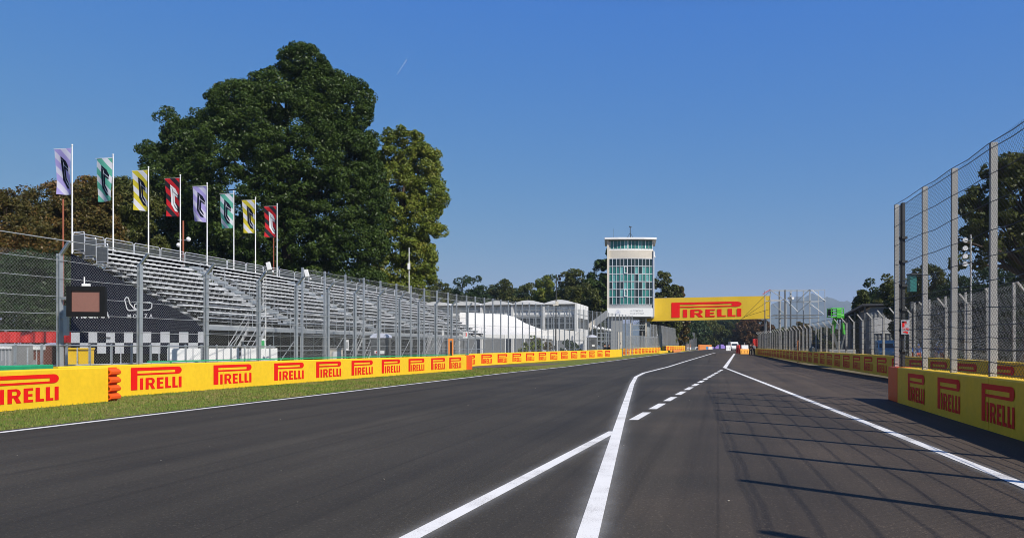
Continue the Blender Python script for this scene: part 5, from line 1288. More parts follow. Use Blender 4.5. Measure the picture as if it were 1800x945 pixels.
for k in range(8): MB().box(q_(LN * k / 7, -0.5, zr / 2), (0.2, 0.2, zr), (dn, rn, UP)).obj('column', 'steel_dark', cs)
MB().box(q_(-0.12, 3.2, zr * 0.62), (0.06, 5.0, zr * 0.3), (dn, rn, UP)).obj('panel', 'white_dirty', cs)
Yg_ = 76.0; bl_ = thing('boom_lift', 'bright green boom lift standing raised behind the long right fence', 'lift', (PX(1468, Yg_), Yg_, 0))
gx_ = lambda x: PX(x, Yg_); gz_ = lambda y: PZ(y, Yg_)
mb = MB()
for x in (1458, 1479):
    for y_ in (Yg_ - 0.5, Yg_ + 0.5): mb.tube((gx_(x), y_, gz_(557)), (gx_(x), y_, gz_(542)), 0.035, 6)
for y in (542, 547, 552):
    for y_ in (Yg_ - 0.5, Yg_ + 0.5): mb.tube((gx_(1458), y_, gz_(y)), (gx_(1479), y_, gz_(y)), 0.035, 6)
    for x in (1458, 1479): mb.tube((gx_(x), Yg_ - 0.5, gz_(y)), (gx_(x), Yg_ + 0.5, gz_(y)), 0.035, 6)
mb.box((gx_(1468), Yg_, gz_(557)), (1.2, 1.1, 0.08)); mb.obj('basket', 'green_machine', bl_)
for k in range(4): MB().box((gx_(1470.5), Yg_ - 0.56, gz_(544.5 + k * 4.4)), (0.46, 0.12, 0.2)).obj('panel', 'green_machine', bl_, bevel=0.02)
MB().box((gx_(1476), Yg_ - 0.2, gz_(556.5)), (0.4, 0.8, 0.3)).obj('control_box', 'green_machine', bl_, bevel=0.03)
MB().box((gx_(1460), Yg_ + 0.1, gz_(549)), (0.35, 0.5, 0.6)).obj('motor', 'black', bl_, bevel=0.03)
MB().bar((gx_(1471), Yg_ + 0.3, gz_(557)), (gx_(1470), Yg_ + 1, gz_(584)), 0.30, 0.30).obj('lower_boom', 'green_machine', bl_)
MB().bar((gx_(1492), Yg_ + 1.4, gz_(567)), (gx_(1493), Yg_ + 1.2, gz_(588)), 0.20, 0.20).obj('upper_boom', 'green_machine', bl_)
MB().bar((gx_(1470), Yg_ + 1, gz_(583)), (gx_(1482), Yg_ + 1, 1.2), 0.28, 0.28).bar((gx_(1493), Yg_ + 1.2, gz_(587)), (gx_(1484), Yg_ + 1, 1.2), 0.2, 0.2).obj('mast', 'steel_dark', bl_)
MB().box((gx_(1482), Yg_ + 1, 1.0), (2.6, 1.8, 0.8)).obj('chassis', 'grey_panel', bl_, bevel=0.08)
for dx in (-1, 1):
    for dy in (0.1, 1.9): MB().tube((gx_(1482) + dx - 0.15, Yg_ + dy, 0.45), (gx_(1482) + dx + 0.15, Yg_ + dy, 0.45), 0.45, 14).obj('wheel', 'tyre', bl_)
Yh = 47.0; t = thing('signal_lights', 'vertical stack of four round white lamps on a pole behind the near right fence', 'signal', (PX(1697, Yh), Yh, 0))
MB().tube((PX(1706.5, Yh), Yh, 0), P(1706.5, 412, Yh), 0.05, 8).obj('pole', 'post_pale', t)
for y in (422.5, 436.5, 450.5, 464):
    c = Vector(P(1696, y, Yh)); MB().tube(c + Vector((0, 0.12, 0)), c + Vector((-0.03, -0.12, 0)), 0.11, 12, r2=0.145).obj('lamp', 'white_dirty', t)
    MB().bar(c, (PX(1706.5, Yh), Yh, c.z), 0.03, 0.03).obj('bracket', 'steel', t)
Yw = 95; t = thing('watch_box', 'glazed observation box on a stem among the trees at the right', 'tower', (PX(1604, Yw), Yw, 0))
MB().box(P(1603, 498, Yw), (0.75, 0.75, 2.0)).obj('cabin', 'glass_teal', t); MB().box(P(1608, 482, Yw), (1.4, 1.2, 0.14)).obj('roof', 'roof_dark', t); MB().box((PX(1603, Yw), Yw, 3.5), (0.35, 0.35, 7)).obj('stem', 'steel_dark', t)

# ---- vehicles
def car(label, loc, rz, paint, kind='hatch', group=None):
    t = thing('parked_car' if kind == 'hatch' else 'van', label, 'car' if kind == 'hatch' else 'van', loc, rz, group)
    T = WMAT[t.name]
    if kind == 'hatch': L_, Wd, prof, win = 4.0, 1.7, [(-2, .35), (-2, .75), (-1.85, .95), (-1.2, 1.0), (-.55, 1.45), (1.2, 1.48), (1.8, 1.0), (2, .9), (2, .35)], [(-1.05, 1.0), (-.5, 1.38), (1.15, 1.41), (1.6, 1.02)]
    else: L_, Wd, prof, win = 5.2, 1.95, [(-2.6, .4), (-2.6, .95), (-2.4, 1.15), (-1.75, 1.25), (-1.2, 2.1), (-.9, 2.25), (2.55, 2.25), (2.6, 2.1), (2.6, .4)], [(-1.65, 1.3), (-1.15, 2.0), (-.25, 2.0), (-.25, 1.3)]
    MB().prism(prof, (0, -Wd / 2, 0), (1, 0, 0), UP, (0, 1, 0), Wd); mb = MB()
    mb.prism(prof, (0, -Wd / 2, 0), (1, 0, 0), UP, (0, 1, 0), Wd); link('body', mb.mesh('body', paint), t, T, bevel=0.07)
    for s_ in (-1, 1):
        m = MB(); m.prism(win, (0, s_ * (Wd / 2 + 0.008) - 0.01, 0), (1, 0, 0), UP, (0, 1, 0), 0.02); link('side_window', m.mesh('side_window', 'glass_grey'), t, T)
    m = MB(); a, b = win[0], win[1]; m.quad((a[0] - .12, -Wd * .42, a[1]), (a[0] - .12, Wd * .42, a[1]), (b[0] - .1, Wd * .38, b[1]), (b[0] - .1, -Wd * .38, b[1])); link('windscreen', m.mesh('windscreen', 'glass_grey'), t, T)
    for x in (-L_ * .31, L_ * .31):
        for s_ in (-1, 1):
            m = MB(); m.tube((x, s_ * (Wd / 2 - .18), .33), (x, s_ * (Wd / 2 + .02), .33), .33, 16); w_ = link('wheel', m.mesh('wheel', 'tyre'), t, T)
            m = MB(); m.tube((x, s_ * (Wd / 2 - .1), .33), (x, s_ * (Wd / 2 + .03), .33), .2, 12); link('rim', m.mesh('rim', 'steel_bright'), w_, T)
    for s_ in (-1, 1):
        m = MB(); m.box((-L_ / 2 - .0, s_ * Wd * .36, .78), (.08, .3, .14)); link('headlight', m.mesh('headlight', 'white'), t, T)
    return t
v_ = car('white and pale blue van with an orange stripe behind the right fence', (PX(1556, 100), 100, zg(100)), R(70), 'skyblue_paint', 'van')
T = WMAT[v_.name]; m = MB(); m.box((0.3, -0.985, 0.85), (4.4, 0.02, 0.28)); link('stripe', m.mesh('stripe', 'orange'), v_, T)
m = MB(); m.box((0.3, -0.985, 0.52), (4.4, 0.02, 0.2)); link('sill', m.mesh('sill', 'white'), v_, T)
m = MB(); m.box((0.9, -0.988, 1.65), (2.4, 0.02, 0.7)); link('panel', m.mesh('panel', 'white'), v_, T)
car('white van parked across the far end of the track', (PX(1289.5, 210), 210, zg(210)), R(84), 'white', 'van')
# boards and blocks at the far end of the pit lane
def blk(x0, x1, y0, Y, mat, label, name='barrier_block', ribs=3):
    t = thing(name, label, 'barrier', (PX((x0 + x1) / 2, Y), Y, zg(Y))); w = (x1 - x0) / F * Y; h = PZ(y0, Y) - zg(Y); X = PX((x0 + x1) / 2, Y)
    MB().prism([(-0.3, 0), (0.3, 0), (0.14, h), (-0.14, h)], (X - w / 2, Y, zg(Y)), (0, 1, 0), UP, (1, 0, 0), w).obj('body', mat, t, bevel=0.03)
    mb = MB()
    for k in range(ribs): mb.box((X - w / 2 + w * (k + 0.5) / ribs, Y - 0.24, zg(Y) + h * 0.35), (0.06, 0.12, h * 0.6))
    mb.obj('rib', mat, t); return t
blk(1301, 1316.5, 613, 134, 'block_orange', 'orange plastic barrier block blocking the far end of the pit lane')
blk(1303, 1315, 606.2, 137, 'white', 'white barrier block standing behind the orange one')
blk(1276, 1284, 606.5, 205, 'white', 'white barrier block left of the far white van', ribs=2)
blk(1294.5, 1298.8, 606, 145, 'red_board', 'small red barrier block right of the far white van', ribs=1)
blk(1298.2, 1300.7, 605.5, 134.5, 'red_board', 'narrow red post block touching the orange barrier', ribs=1)
Ym = 125.5; t = thing('padded_post', 'bright red padded board fixed at the far end of the right wall', 'board', (PX(1327, Ym), Ym, zg(Ym)))
MB().box(P(1327, 602, Ym), (0.72, 0.3, 1.2)).obj('pad', 'red_board', t, bevel=0.08)
MB().box((PX(1327, Ym), Ym + 0.1, 1.0), (0.12, 0.12, 1.4)).obj('post', 'steel_dark', t)

# ---- people
def skin_mesh(name, verts, edges, radii, mat, root=0, sub=1):
    me = bpy.data.meshes.new(name); me.from_pydata(verts, edges, [])
    o = bpy.data.objects.new(name, me); COL.objects.link(o)
    s_ = o.modifiers.new('skin', 'SKIN'); s_.use_smooth_shade = True
    for i, r_ in enumerate(radii):
        me.skin_vertices[0].data[i].radius = (r_, r_) if not isinstance(r_, tuple) else r_
    me.skin_vertices[0].data[root].use_root = True
    if sub: o.modifiers.new('sub', 'SUBSURF').levels = sub; o.modifiers['sub'].render_levels = sub
    dg = bpy.context.evaluated_depsgraph_get(); dg.update()
    out = bpy.data.meshes.new_from_object(o.evaluated_get(dg)); out.name = name
    bpy.data.objects.remove(o); bpy.data.meshes.remove(me)
    out.materials.clear(); out.materials.append(M[mat]); return out
def person(label, loc, rz, top_mat, leg_mat, cap_mat='black', pose=0.0, h=1.78, group=None):
    k = h / 1.78; t = thing('person', label, 'person', loc, rz, group); T = WMAT[t.name] @ Matrix.Scale(k, 4)
    a = pose
    V = [(0, 0, .95), (0, 0, 1.15), (0, .0, 1.40), (0, -.01, 1.50), (0, -.02, 1.60), (0, -.03, 1.72),
         (.10, 0, .90), (.11, -.02 - a * .1, .50), (.11, .02, .09), (.11, -.12, .04), (-.10, 0, .90), (-.12, -.02 + a * .2, .50), (-.12, .03 + a * .15, .09), (-.12, -.11 + a * .15, .04),
         (.18, 0, 1.40), (.24, .0, 1.14), (.22, -.14, .92), (.21, -.20, .85), (-.18, 0, 1.40), (-.25, -.02, 1.14), (-.20, -.20 - a * .1, .95), (-.18, -.27 - a * .1, .90)]
    Ed = [(0, 1), (1, 2), (2, 3), (3, 4), (4, 5), (0, 6), (6, 7), (7, 8), (8, 9), (0, 10), (10, 11), (11, 12), (12, 13), (2, 14), (14, 15), (15, 16), (16, 17), (2, 18), (18, 19), (19, 20), (20, 21)]
    Rd = [.13, .13, .14, .06, .09, .075, .09, .06, .045, .04, .09, .06, .045, .04, .06, .045, .035, .03, .06, .045, .035, .03]
    link('body', skin_mesh('body', V, Ed, Rd, 'skin'), t, T)
    jv = [0, 1, 2, 14, 15, 16, 18, 19, 20]; mp = {v: i for i, v in enumerate(jv)}
    link('jacket', skin_mesh('jacket', [V[i] for i in jv], [(mp[x], mp[y]) for x, y in Ed if x in mp and y in mp], [Rd[i] + .028 for i in jv], top_mat), t, T)
    lv = [0, 6, 7, 8, 10, 11, 12]; mp = {v: i for i, v in enumerate(lv)}
    link('trousers', skin_mesh('trousers', [V[i] for i in lv], [(mp[x], mp[y]) for x, y in Ed if x in mp and y in mp], [Rd[i] + .026 for i in lv], leg_mat), t, T)
    link('cap', MB().ball((0, -.03, 1.74), .105, 10, sz=.75).box((0, -.14, 1.735), (.13, .12, .02)).mesh('cap', cap_mat, True), t, T)
    for v in (9, 13): link('shoe', MB().box((V[v][0], V[v][1] + .03, .04), (.10, .28, .09)).mesh('shoe', 'black'), t, T, bevel=.02)
    return t
person('person in black clothing standing at the end of the right wall', (PX(1319.5, 121), 121, zg(121)), R(10), 'black', 'black', pose=0.6, h=1.85)
person('person in dark clothes beside the red padded board, half behind the other', (PX(1325, 124), 124, zg(124)), R(-30), 'grey_panel', 'black', pose=0.2)
person('person in a white cap behind the orange plastic barrier', (PX(1308.5, 139), 139, zg(139)), R(5), 'white_dirty', 'navy', 'white', 0.4)
for x_, Y_, rz_, lab_ in ((1606, 75, 30, 'person in blue jacket and orange trousers just right of the dark steel post'), (1614.5, 74, -20, 'person in blue jacket and orange trousers close to the second post of the near fence'),
                          (1646, 76, 60, 'person in blue jacket and orange trousers right of the second near post'), (1656, 74.5, -50, 'person in blue jacket and orange trousers left of the third near post')):
    person(lab_, (PX(x_, Y_), Y_, zg(Y_)), R(rz_), 'blue_paint', 'orange', 'blue_paint', 0.5, 1.8, 'people in blue jackets behind the right fence')
person('person in black at the foot of the tower by a thin pole', (PX(1063, 106), 106, zg(106)), R(20), 'black', 'black', pose=0.3)
person('person in black bending a camera near the beige pillar', (PX(1070.5, 107), 107, zg(107)), R(-60), 'black', 'black', pose=0.9, h=1.7)

# ================================================================== TREES
def leaf_mat(name, dark, mid, light, trans=0.22, spec=0.22):
    m, nt, b = new_mat(name); L = nt.links.new
    ge = N(nt, 'ShaderNodeNewGeometry'); tc = N(nt, 'ShaderNodeTexCoord')
    n = N(nt, 'ShaderNodeTexNoise'); n.inputs['Scale'].default_value = 0.35; n.inputs['Detail'].default_value = 4; L(tc.outputs['Object'], n.inputs['Vector'])
    a = N(nt, 'ShaderNodeMath', operation='MULTIPLY_ADD'); L(ge.outputs['Random Per Island'], a.inputs[0]); a.inputs[1].default_value = 0.55
    s_ = N(nt, 'ShaderNodeMath', operation='MULTIPLY_ADD'); L(n.outputs['Fac'], s_.inputs[0]); s_.inputs[1].default_value = 1.3; s_.inputs[2].default_value = -0.42; L(s_.outputs[0], a.inputs[2])
    cr = N(nt, 'ShaderNodeValToRGB'); e = cr.color_ramp.elements; e.new(0.5)
    for i, c in enumerate((dark, mid, light)): e[i].position = (0.05, 0.5, 0.95)[i]; e[i].color = (*c, 1)
    L(a.outputs[0], cr.inputs['Fac']); L(cr.outputs['Color'], b.inputs['Base Color'])
    b.inputs['Roughness'].default_value = 0.42; b.inputs['Specular IOR Level'].default_value = spec
    tr = N(nt, 'ShaderNodeBsdfTranslucent'); L(cr.outputs['Color'], tr.inputs['Color'])
    ms = N(nt, 'ShaderNodeMixShader'); ms.inputs['Fac'].default_value = trans
    L(b.outputs['BSDF'], ms.inputs[1]); L(tr.outputs['BSDF'], ms.inputs[2]); L(ms.outputs['Shader'], nt.nodes['Material Output'].inputs['Surface'])
    M[name] = m
leaf_mat('leaf_dark', (0.019, 0.036, 0.006), (0.042, 0.074, 0.012), (0.092, 0.138, 0.028))
leaf_mat('leaf_olive', (0.080, 0.115, 0.014), (0.155, 0.200, 0.026), (0.25, 0.225, 0.040))
leaf_mat('leaf_mid', (0.035, 0.049, 0.009), (0.074, 0.089, 0.019), (0.128, 0.121, 0.032))
leaf_mat('leaf_brown', (0.052, 0.053, 0.011), (0.098, 0.081, 0.021), (0.196, 0.094, 0.028))
leaf_mat('leaf_deep', (0.017, 0.034, 0.012), (0.034, 0.061, 0.020), (0.065, 0.093, 0.034))
leaf_mat('leaf_rust', (0.045, 0.030, 0.010), (0.085, 0.045, 0.015), (0.15, 0.065, 0.022))

def foliage(lobes, n_clump, n_leaf, size, seed, rc=(0.9, 1.7), inner=0.25, flat=0.75):
    """leaf quads gathered in clumps that sit on and in ellipsoid lobes (cx, cy, cz, rx, ry, rz)"""
    g = np.random.default_rng(seed); Lb = np.array(lobes, float)
    area = (Lb[:, 3] * Lb[:, 5] + Lb[:, 3] * Lb[:, 4] + Lb[:, 4] * Lb[:, 5]); pr = area / area.sum()
    cs = []; tries = 0
    while len(cs) < n_clump and tries < n_clump * 30:
        tries += 1
        l = Lb[g.choice(len(Lb), p=pr)]; d = g.normal(size=3); d /= np.linalg.norm(d)
        if d[2] < -0.55 and g.random() < 0.6: continue
        rad = g.uniform(0.80, 1.0) if g.random() > inner else g.uniform(0.35, 0.8)
        c = l[:3] + d * l[3:] * rad
        q = np.min(np.linalg.norm((c - Lb[:, :3]) / Lb[:, 3:], axis=1))
        if q < 0.62 and g.random() < 0.8: continue
        cs.append(np.concatenate([c, d]))
    cs = np.array(cs); nc = len(cs)
    r_ = g.uniform(rc[0], rc[1], nc)
    idx = np.repeat(np.arange(nc), n_leaf); n = len(idx)
    d = g.normal(size=(n, 3)); d /= np.linalg.norm(d, axis=1)[:, None]
    d += 0.35 * cs[idx, 3:]; d /= np.linalg.norm(d, axis=1)[:, None]
    rr = r_[idx] * g.uniform(0.45, 1.08, n) ** 0.6
    p = cs[idx, :3] + d * rr[:, None] * np.array([1, 1, flat])
    nm = d * 0.55 + g.normal(size=(n, 3)) * 0.6 + np.array([0, 0, 0.35]); nm /= np.linalg.norm(nm, axis=1)[:, None]
    t1 = np.cross(nm, g.normal(size=(n, 3))); t1 /= np.linalg.norm(t1, axis=1)[:, None]; t2 = np.cross(nm, t1)
    s_ = size * g.uniform(0.6, 1.35, n)[:, None]
    V = np.stack([p - t1 * s_, p + t2 * s_ * 0.55 + nm * s_ * 0.12, p + t1 * s_, p - t2 * s_ * 0.55 + nm * s_ * 0.12], 1).reshape(-1, 3)
    return V, np.arange(4 * n).reshape(-1, 4), cs
def tree(name, label, base, lobes, leaf, n_clump, n_leaf, size, seed, trunk_r=0.4, rc=(0.9, 1.7), group=None, inner=0.25, bark='bark', limbs=7, fork=None):
    t = thing(name, label, 'tree', base, 0, group); g = random.Random(seed)
    V, Fc, cs = foliage(lobes, n_clump, n_leaf, size, seed, rc, inner)
    tk = MB(); b = Vector(base); top = max(lobes, key=lambda l: l[5] * l[3]); tc_ = Vector(top[:3])
    f_ = b.lerp(Vector((b.x * .5 + tc_.x * .5, b.y * .5 + tc_.y * .5, tc_.z - top[5] * 0.5)), 1.0)
    pts = [b - UP * 0.3, b.lerp(f_, 0.35) + Vector((g.uniform(-.2, .2), g.uniform(-.2, .2), 0)), f_]
    tk.tube(pts[0], pts[1], trunk_r * 1.25, 10, r2=trunk_r, caps=False); tk.tube(pts[1], pts[2], trunk_r, 10, r2=trunk_r * .8, caps=False)
    ls = sorted(lobes, key=lambda l: -l[3] * l[5])[:limbs]
    for l in ls:
        c = Vector(l[:3]); m_ = f_.lerp(c, 0.5) + Vector((g.uniform(-.6, .6), g.uniform(-.6, .6), g.uniform(-.3, .6)))
        tk.tube(f_, m_, trunk_r * .55, 7, r2=trunk_r * .35, caps=False); tk.tube(m_, c, trunk_r * .35, 7, r2=trunk_r * .12, caps=False)
        for q in range(3):
            e = c + Vector((g.uniform(-1, 1) * l[3], g.uniform(-1, 1) * l[4], g.uniform(-.3, 1) * l[5])) * .8
            tk.tube(m_.lerp(c, 0.6), e, trunk_r * .16, 5, r2=trunk_r * .04, caps=False)
    tk.obj('trunk', bark, t, smooth=True)
    link('crown', np_mesh('crown', V, Fc, leaf), t)
    return t
def pl(lst, Y, dk=0.8, dy=None):                   # lobes given on the photograph, put at depth Y with real thickness
    out = []; g = random.Random(len(lst) * 7 + int(Y))
    for x, y, rx, ry in lst:
        X, Yy, Z = P(x, y, Y); a, c = rx / F * Y, ry / F * Y; b_ = max(a, c) * dk if dy is None else dy
        out.append((X, Yy + g.uniform(-.25, .25) * b_, Z, a, b_, c))
    return out
# the great dark tree
YB = 86.0
big = [(532, 116, 40, 40), (498, 158, 66, 52), (432, 205, 72, 62), (588, 196, 66, 62), (520, 280, 132, 140), (440, 320, 140, 125), (568, 335, 112, 128), (312, 244, 24, 40), (298, 214, 20, 24), (278, 280, 30, 22),
       (318, 345, 66, 78), (620, 290, 52, 80), (415, 425, 105, 58), (600, 428, 84, 55), (505, 430, 118, 62), (640, 400, 44, 70), (268, 262, 20, 14), (560, 150, 46, 44), (612, 172, 40, 40), (415, 178, 44, 40), (372, 252, 52, 62), (345, 290, 50, 50), (440, 488, 120, 36), (580, 492, 96, 34), (350, 470, 60, 40)]
bl_l = pl([(x, y + 3, rx * .97, ry * .97) for x, y, rx, ry in big], YB, 0.8)
bl_l = [(x, y + (0 if rz < 4.5 else (0.5 - abs(x + 23) / 26) * -3.0), z, a, b, c) for (x, y, z, a, b, c), rz in zip(bl_l, [l[5] for l in bl_l])]
tree('broadleaf_tree', 'huge dark green tree towering behind the grandstand and the flags', (PX(500, YB), YB, 0), bl_l, 'leaf_dark', 2600, 170, 0.135, 5, 0.8, (0.5, 1.0), inner=0.15, limbs=12)
tree('broadleaf_tree', 'yellowing olive green tree just right of the huge dark tree', (PX(715, 97), 97, 0),
     pl([(705, 268, 42, 44), (738, 300, 36, 44), (700, 330, 50, 50), (750, 345, 34, 42), (722, 385, 52, 46), (705, 430, 48, 44), (735, 455, 28, 40), (700, 480, 46, 30), (768, 405, 16, 9), (742, 485, 20, 22), (690, 512, 44, 26), (722, 505, 34, 24)], 97, 0.9), 'leaf_olive', 800, 120, 0.15, 6, 0.5, (0.4, 0.9), inner=0.18)
tree('broadleaf_tree', 'green tree with browning leaves behind the third flag', (PX(205, 78), 78, 0), pl([(190, 350, 40, 36), (225, 365, 46, 48), (180, 395, 52, 50), (240, 420, 46, 50)], 78, 1.0), 'leaf_mid', 170, 220, 0.14, 7, 0.35, (0.6, 1.2))
tree('broadleaf_tree', 'tree with mixed green and brown leaves behind the first flag', (PX(120, 70), 70, 0), pl([(135, 352, 48, 36), (90, 365, 38, 40), (120, 405, 74, 56), (150, 460, 70, 50), (70, 450, 60, 50)], 70, 1.0), 'leaf_brown', 280, 240, 0.12, 8, 0.35, (0.6, 1.2))
tree('broadleaf_tree', 'rusty brown tree at the edge of the photograph left of the flags', (PX(10, 64), 64, 0), pl([(12, 365, 32, 32), (-10, 405, 60, 55), (40, 430, 50, 45), (10, 480, 70, 50)], 64, 1.0), 'leaf_brown', 230, 240, 0.11, 9, 0.3, (0.5, 1.1))
tree('broadleaf_tree', 'deep shaded tree low behind the fence at the left edge', (PX(50, 56), 56, 0), pl([(60, 500, 80, 50), (0, 520, 70, 50), (110, 540, 40, 50), (40, 560, 90, 40)], 56, 0.7), 'leaf_deep', 200, 200, 0.12, 10, 0.3, (0.7, 1.2))
tree('broadleaf_tree', 'shaded dark tree filling the gap below the left branch of the huge tree', (PX(290, 95), 95, 0), pl([(280, 400, 60, 60), (330, 440, 60, 50), (240, 450, 50, 50)], 95, 0.9), 'leaf_deep', 130, 110, 0.28, 11, 0.4)
# trees beyond the white building and beyond the bridge
def far_tree(label, x, ytop, w, Y, leaf, seed, n=60, tall=None, name='broadleaf_tree', group=None, size=None):
    g = random.Random(seed); zt = PZ(ytop, Y); r_ = w / 2 / F * Y; X = PX(x, Y); lb = []
    z0 = zg(Y); hgt = zt - z0
    for k in range(7):
        a = g.uniform(0, 6.28); q = g.uniform(0.15, 0.6) * r_; f_ = g.uniform(0.42, 0.72)
        lb.append((X + math.cos(a) * q, Y + math.sin(a) * q, z0 + hgt * (0.36 + 0.36 * k / 7) , r_ * f_, r_ * f_, min(r_ * f_ * 1.1, hgt * 0.30)))
    lb.append((X + g.uniform(-.2, .2) * r_, Y, zt - hgt * 0.2, r_ * 0.5, r_ * 0.5, hgt * 0.2)); lb.append((X, Y, z0 + hgt * 0.3, r_ * 0.8, r_ * 0.8, hgt * 0.28))
    sz = size or 0.0011 * Y + 0.05
    return tree(name, label, (X, Y, z0), lb, leaf, n, 130, sz, seed, max(0.2, hgt * 0.02), (max(0.6, r_ * 0.16), max(0.9, r_ * 0.28)), group, limbs=5)
FT = [(800, 508, 90, 215, 'leaf_deep', 'low dark tree filling in under the round tree beyond the grandstand'), (860, 505, 90, 225, 'leaf_deep', 'low dark tree behind the round tree and the white roofs'),
      (905, 508, 90, 215, 'leaf_deep', 'dark low tree behind the second vault of the white building'), (975, 490, 90, 215, 'leaf_deep', 'dark tree behind the spotlight mast'),
      (1030, 480, 90, 205, 'leaf_deep', 'dark tree filling the gap left of the tower'), (1020, 500, 80, 170, 'leaf_mid', 'green tree low against the right vault of the white building'),
      (1185, 515, 70, 210, 'leaf_deep', 'dark tree half hidden by the top edge of the banner'), (735, 505, 70, 180, 'leaf_mid', 'green tree low at the foot of the yellowing tree'),
      (830, 482, 92, 185, 'leaf_deep', 'round dark tree standing clear above the far end of the grandstand'),
      (775, 497, 80, 200, 'leaf_mid', 'low green tree just right of the yellowing tree'), (880, 492, 70, 210, 'leaf_mid', 'green tree behind the left vaults of the white building'),
      (925, 500, 70, 205, 'leaf_mid', 'low tree behind the middle vault of the white building'), (958, 483, 56, 190, 'leaf_olive', 'yellowish tree next to the tall spotlight mast'),
      (1003, 468, 76, 185, 'leaf_mid', 'tall green tree right of the spotlight mast'), (1046, 455, 74, 180, 'leaf_dark', 'dark green tree against the left side of the tower'),
      (1068, 438, 40, 178, 'leaf_dark', 'narrow dark tree rising behind the tower roof line'),
      (1168, 478, 60, 190, 'leaf_mid', 'tree directly right of the tower above the yellow banner'), (1190, 500, 44, 196, 'leaf_brown', 'browning tree sloping down behind the yellow banner'),
      (1180, 545, 90, 260, 'leaf_deep', 'dark tree seen below the banner behind the far fence'), (1215, 552, 60, 300, 'leaf_deep', 'dark tree under the middle of the banner'),
      (1240, 556, 60, 330, 'leaf_mid', 'green tree under the banner above the far verge'), (1270, 558, 60, 400, 'leaf_deep', 'dark tree closing the end of the straight'),
      (1292, 562, 44, 360, 'leaf_mid', 'green tree behind the people at the end of the straight'), (1316, 556, 54, 330, 'leaf_rust', 'rust brown tree at the end of the straight under the banner'),
      (1345, 570, 50, 350, 'leaf_rust', 'small reddish tree beneath the right end of the banner'), (1408, 566, 44, 300, 'leaf_brown', 'bare brown tree seen through the scaffold'),
      (1380, 578, 60, 320, 'leaf_mid', 'low green tree behind the foot of the scaffold'), (1440, 578, 60, 310, 'leaf_mid', 'low tree behind the green lift'),
      (1536, 492, 66, 130, 'leaf_deep', 'dark tree behind the roof of the covered stand'), (1560, 482, 60, 120, 'leaf_mid', 'green tree left of the near fence end post'),
      (1518, 512, 30, 125, 'leaf_mid', 'thin leafy tree at the left edge of the right wood'), (1500, 566, 40, 170, 'leaf_mid', 'small tree behind the low end of the covered stand'),
      (1640, 462, 90, 96, 'leaf_mid', 'green tree behind the second post of the near fence'), (1600, 490, 60, 104, 'leaf_mid', 'tree beside the observation box'),
      (1690, 480, 80, 92, 'leaf_deep', 'dark tree between the third and fourth near posts'),
      (1740, 470, 110, 74, 'leaf_deep', 'deep shaded tree below the great right tree'), (1820, 460, 130, 70, 'leaf_deep', 'shaded tree at the right edge behind the fences'),
      (1785, 500, 100, 66, 'leaf_deep', 'low shaded tree behind the rear fence at the right'), (1230, 575, 90, 430, 'leaf_deep', 'far dark tree behind the end of the left fence')]
FT += [(-150, 380, 160, 78, 'leaf_mid', 'tree standing off to the left of the rusty brown tree'), (-420, 400, 200, 84, 'leaf_brown', 'tree well to the left of the red tarpaulin'), (-300, 520, 260, 62, 'leaf_deep', 'low dark tree beyond the left end of the mesh fence')]
for k, (x, y, w, Y, lf, lab) in enumerate(FT): far_tree(lab, x, y, w, Y, lf, 40 + k, n=150)
YRt = 56.0
tree('broadleaf_tree', 'large airy tree with sky gaps behind the tall near right fence', (PX(1790, YRt), YRt, 0),
     pl([(1795, 285, 40, 30), (1765, 310, 34, 26), (1745, 345, 34, 24), (1720, 362, 26, 18), (1790, 345, 44, 30), (1712, 400, 22, 20), (1760, 400, 40, 24), (1840, 320, 60, 60), (1850, 400, 70, 60), (1735, 440, 36, 24), (1790, 440, 60, 28), (1690, 425, 14, 10), (1700, 462, 24, 14), (1870, 470, 80, 60)], YRt, 0.9),
     'leaf_mid', 260, 110, 0.16, 77, 0.4, (0.4, 0.85), inner=0.3, limbs=14)
# planting along the foot of the left fence by the tent
for k, (x, y, Y) in enumerate(((927, 590, 90), (952, 596, 92), (1000, 598, 96))):
    X = PX(x, Y); h_ = PZ(y, Y) - zg(Y)
    t = thing('shrub', ('tall leafy shrub at the left of the cream awning', 'low shrub with reddish twigs before the cream awning', 'dark shrub at the foot of the tower ramp')[k], 'shrub', (X, Y, zg(Y)))
    V, Fc, _ = foliage([(X, Y, zg(Y) + h_ * .55, 1.0, 0.8, h_ * .5), (X + .8, Y, zg(Y) + h_ * .4, .8, .7, h_ * .4)], 22, 50, 0.12, 300 + k, (0.25, 0.45))
    link('foliage', np_mesh('foliage', V, Fc, ('leaf_olive', 'leaf_brown', 'leaf_deep')[k]), t)
    MB().tube((X, Y, zg(Y) - .1), (X, Y, zg(Y) + h_ * .6), .05, 6).obj('stem', 'bark', t)

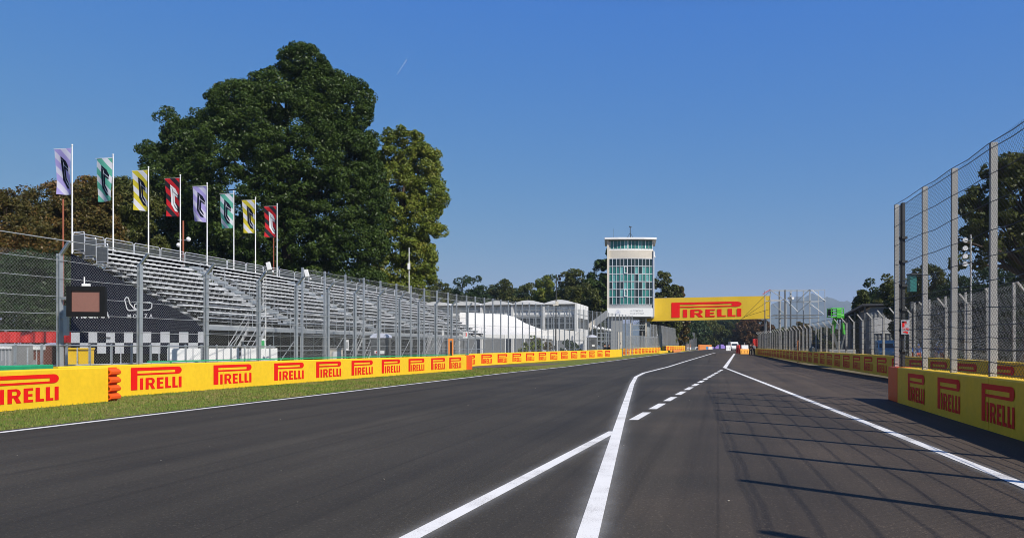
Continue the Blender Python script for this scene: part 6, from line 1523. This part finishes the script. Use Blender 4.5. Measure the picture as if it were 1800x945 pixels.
# ================================================================== MOUNTAINS, AIR, CONTRAIL
def mountains():
    g = np.random.default_rng(4); Ym = 6000.0; mb = MB(); xs = np.linspace(1000, 1650, 130); rows = 7; vs = []
    prof = np.interp(xs, [1000, 1150, 1230, 1290, 1345, 1390, 1425, 1455, 1490, 1530, 1580, 1650], [590, 560, 540, 528, 536, 526, 517, 524, 531, 548, 566, 590])
    prof = prof + 2.2 * np.sin(xs * .21) + 1.3 * np.sin(xs * .53 + 1) + g.normal(size=len(xs)) * .5
    for j in range(rows):
        s_ = j / (rows - 1)
        for x, y in zip(xs, prof):
            Y = Ym - 1600 * (1 - s_); z = (PZ(y, Ym)) * (s_ ** 1.2) + (0.0 if j in (0, rows - 1) else g.normal() * 12)
            vs.append((PX(x, Ym), Y, max(0.5, z)))
    for j in range(2):
        for x, y in zip(xs, prof): vs.append((PX(x, Ym), Ym + 800 * (j + 1), PZ(y, Ym) * (0.5, 0.0)[j]))
    n = len(xs); fs = [(j * n + i, j * n + i + 1, (j + 1) * n + i + 1, (j + 1) * n + i) for j in range(rows + 1) for i in range(n - 1)]
    mb.add(vs, fs); mm('hill', (0.06, 0.075, 0.05), 0.95, var=0.4, scale=0.01)
    setting(mb.obj('mountains', 'hill', smooth=True))
mountains()
HAZE = 0.00012
if HAZE:
    m = bpy.data.materials.new('haze_air'); m.use_nodes = True; nt = m.node_tree; nt.nodes.clear()
    out = nt.nodes.new('ShaderNodeOutputMaterial'); pv = nt.nodes.new('ShaderNodeVolumePrincipled')
    pv.inputs['Color'].default_value = (0.62, 0.78, 1.0, 1); pv.inputs['Density'].default_value = HAZE; pv.inputs['Anisotropy'].default_value = 0.0
    nt.links.new(pv.outputs['Volume'], out.inputs['Volume']); M['haze_air'] = m
    mb = MB(); mb.box((500, 3450, 240), (10400, 7900, 482)); h = mb.obj('haze', 'haze_air'); h['kind'] = 'stuff'; h['label'] = 'pale blue air between the camera and the mountains'
SC.cycles.volume_bounces = 0
m, nt, b = new_mat('vapour'); b.inputs['Base Color'].default_value = (.9, .9, .9, 1); b.inputs['Alpha'].default_value = 0.10; M['vapour'] = m
Yc_ = 9000.0; c = MB(); c.tube(P(698, 131, Yc_), P(715, 105, Yc_), 3, 8, r2=8); o = c.obj('contrail', 'vapour'); o['kind'] = 'stuff'; o['label'] = 'short faint vapour trail in the blue sky'
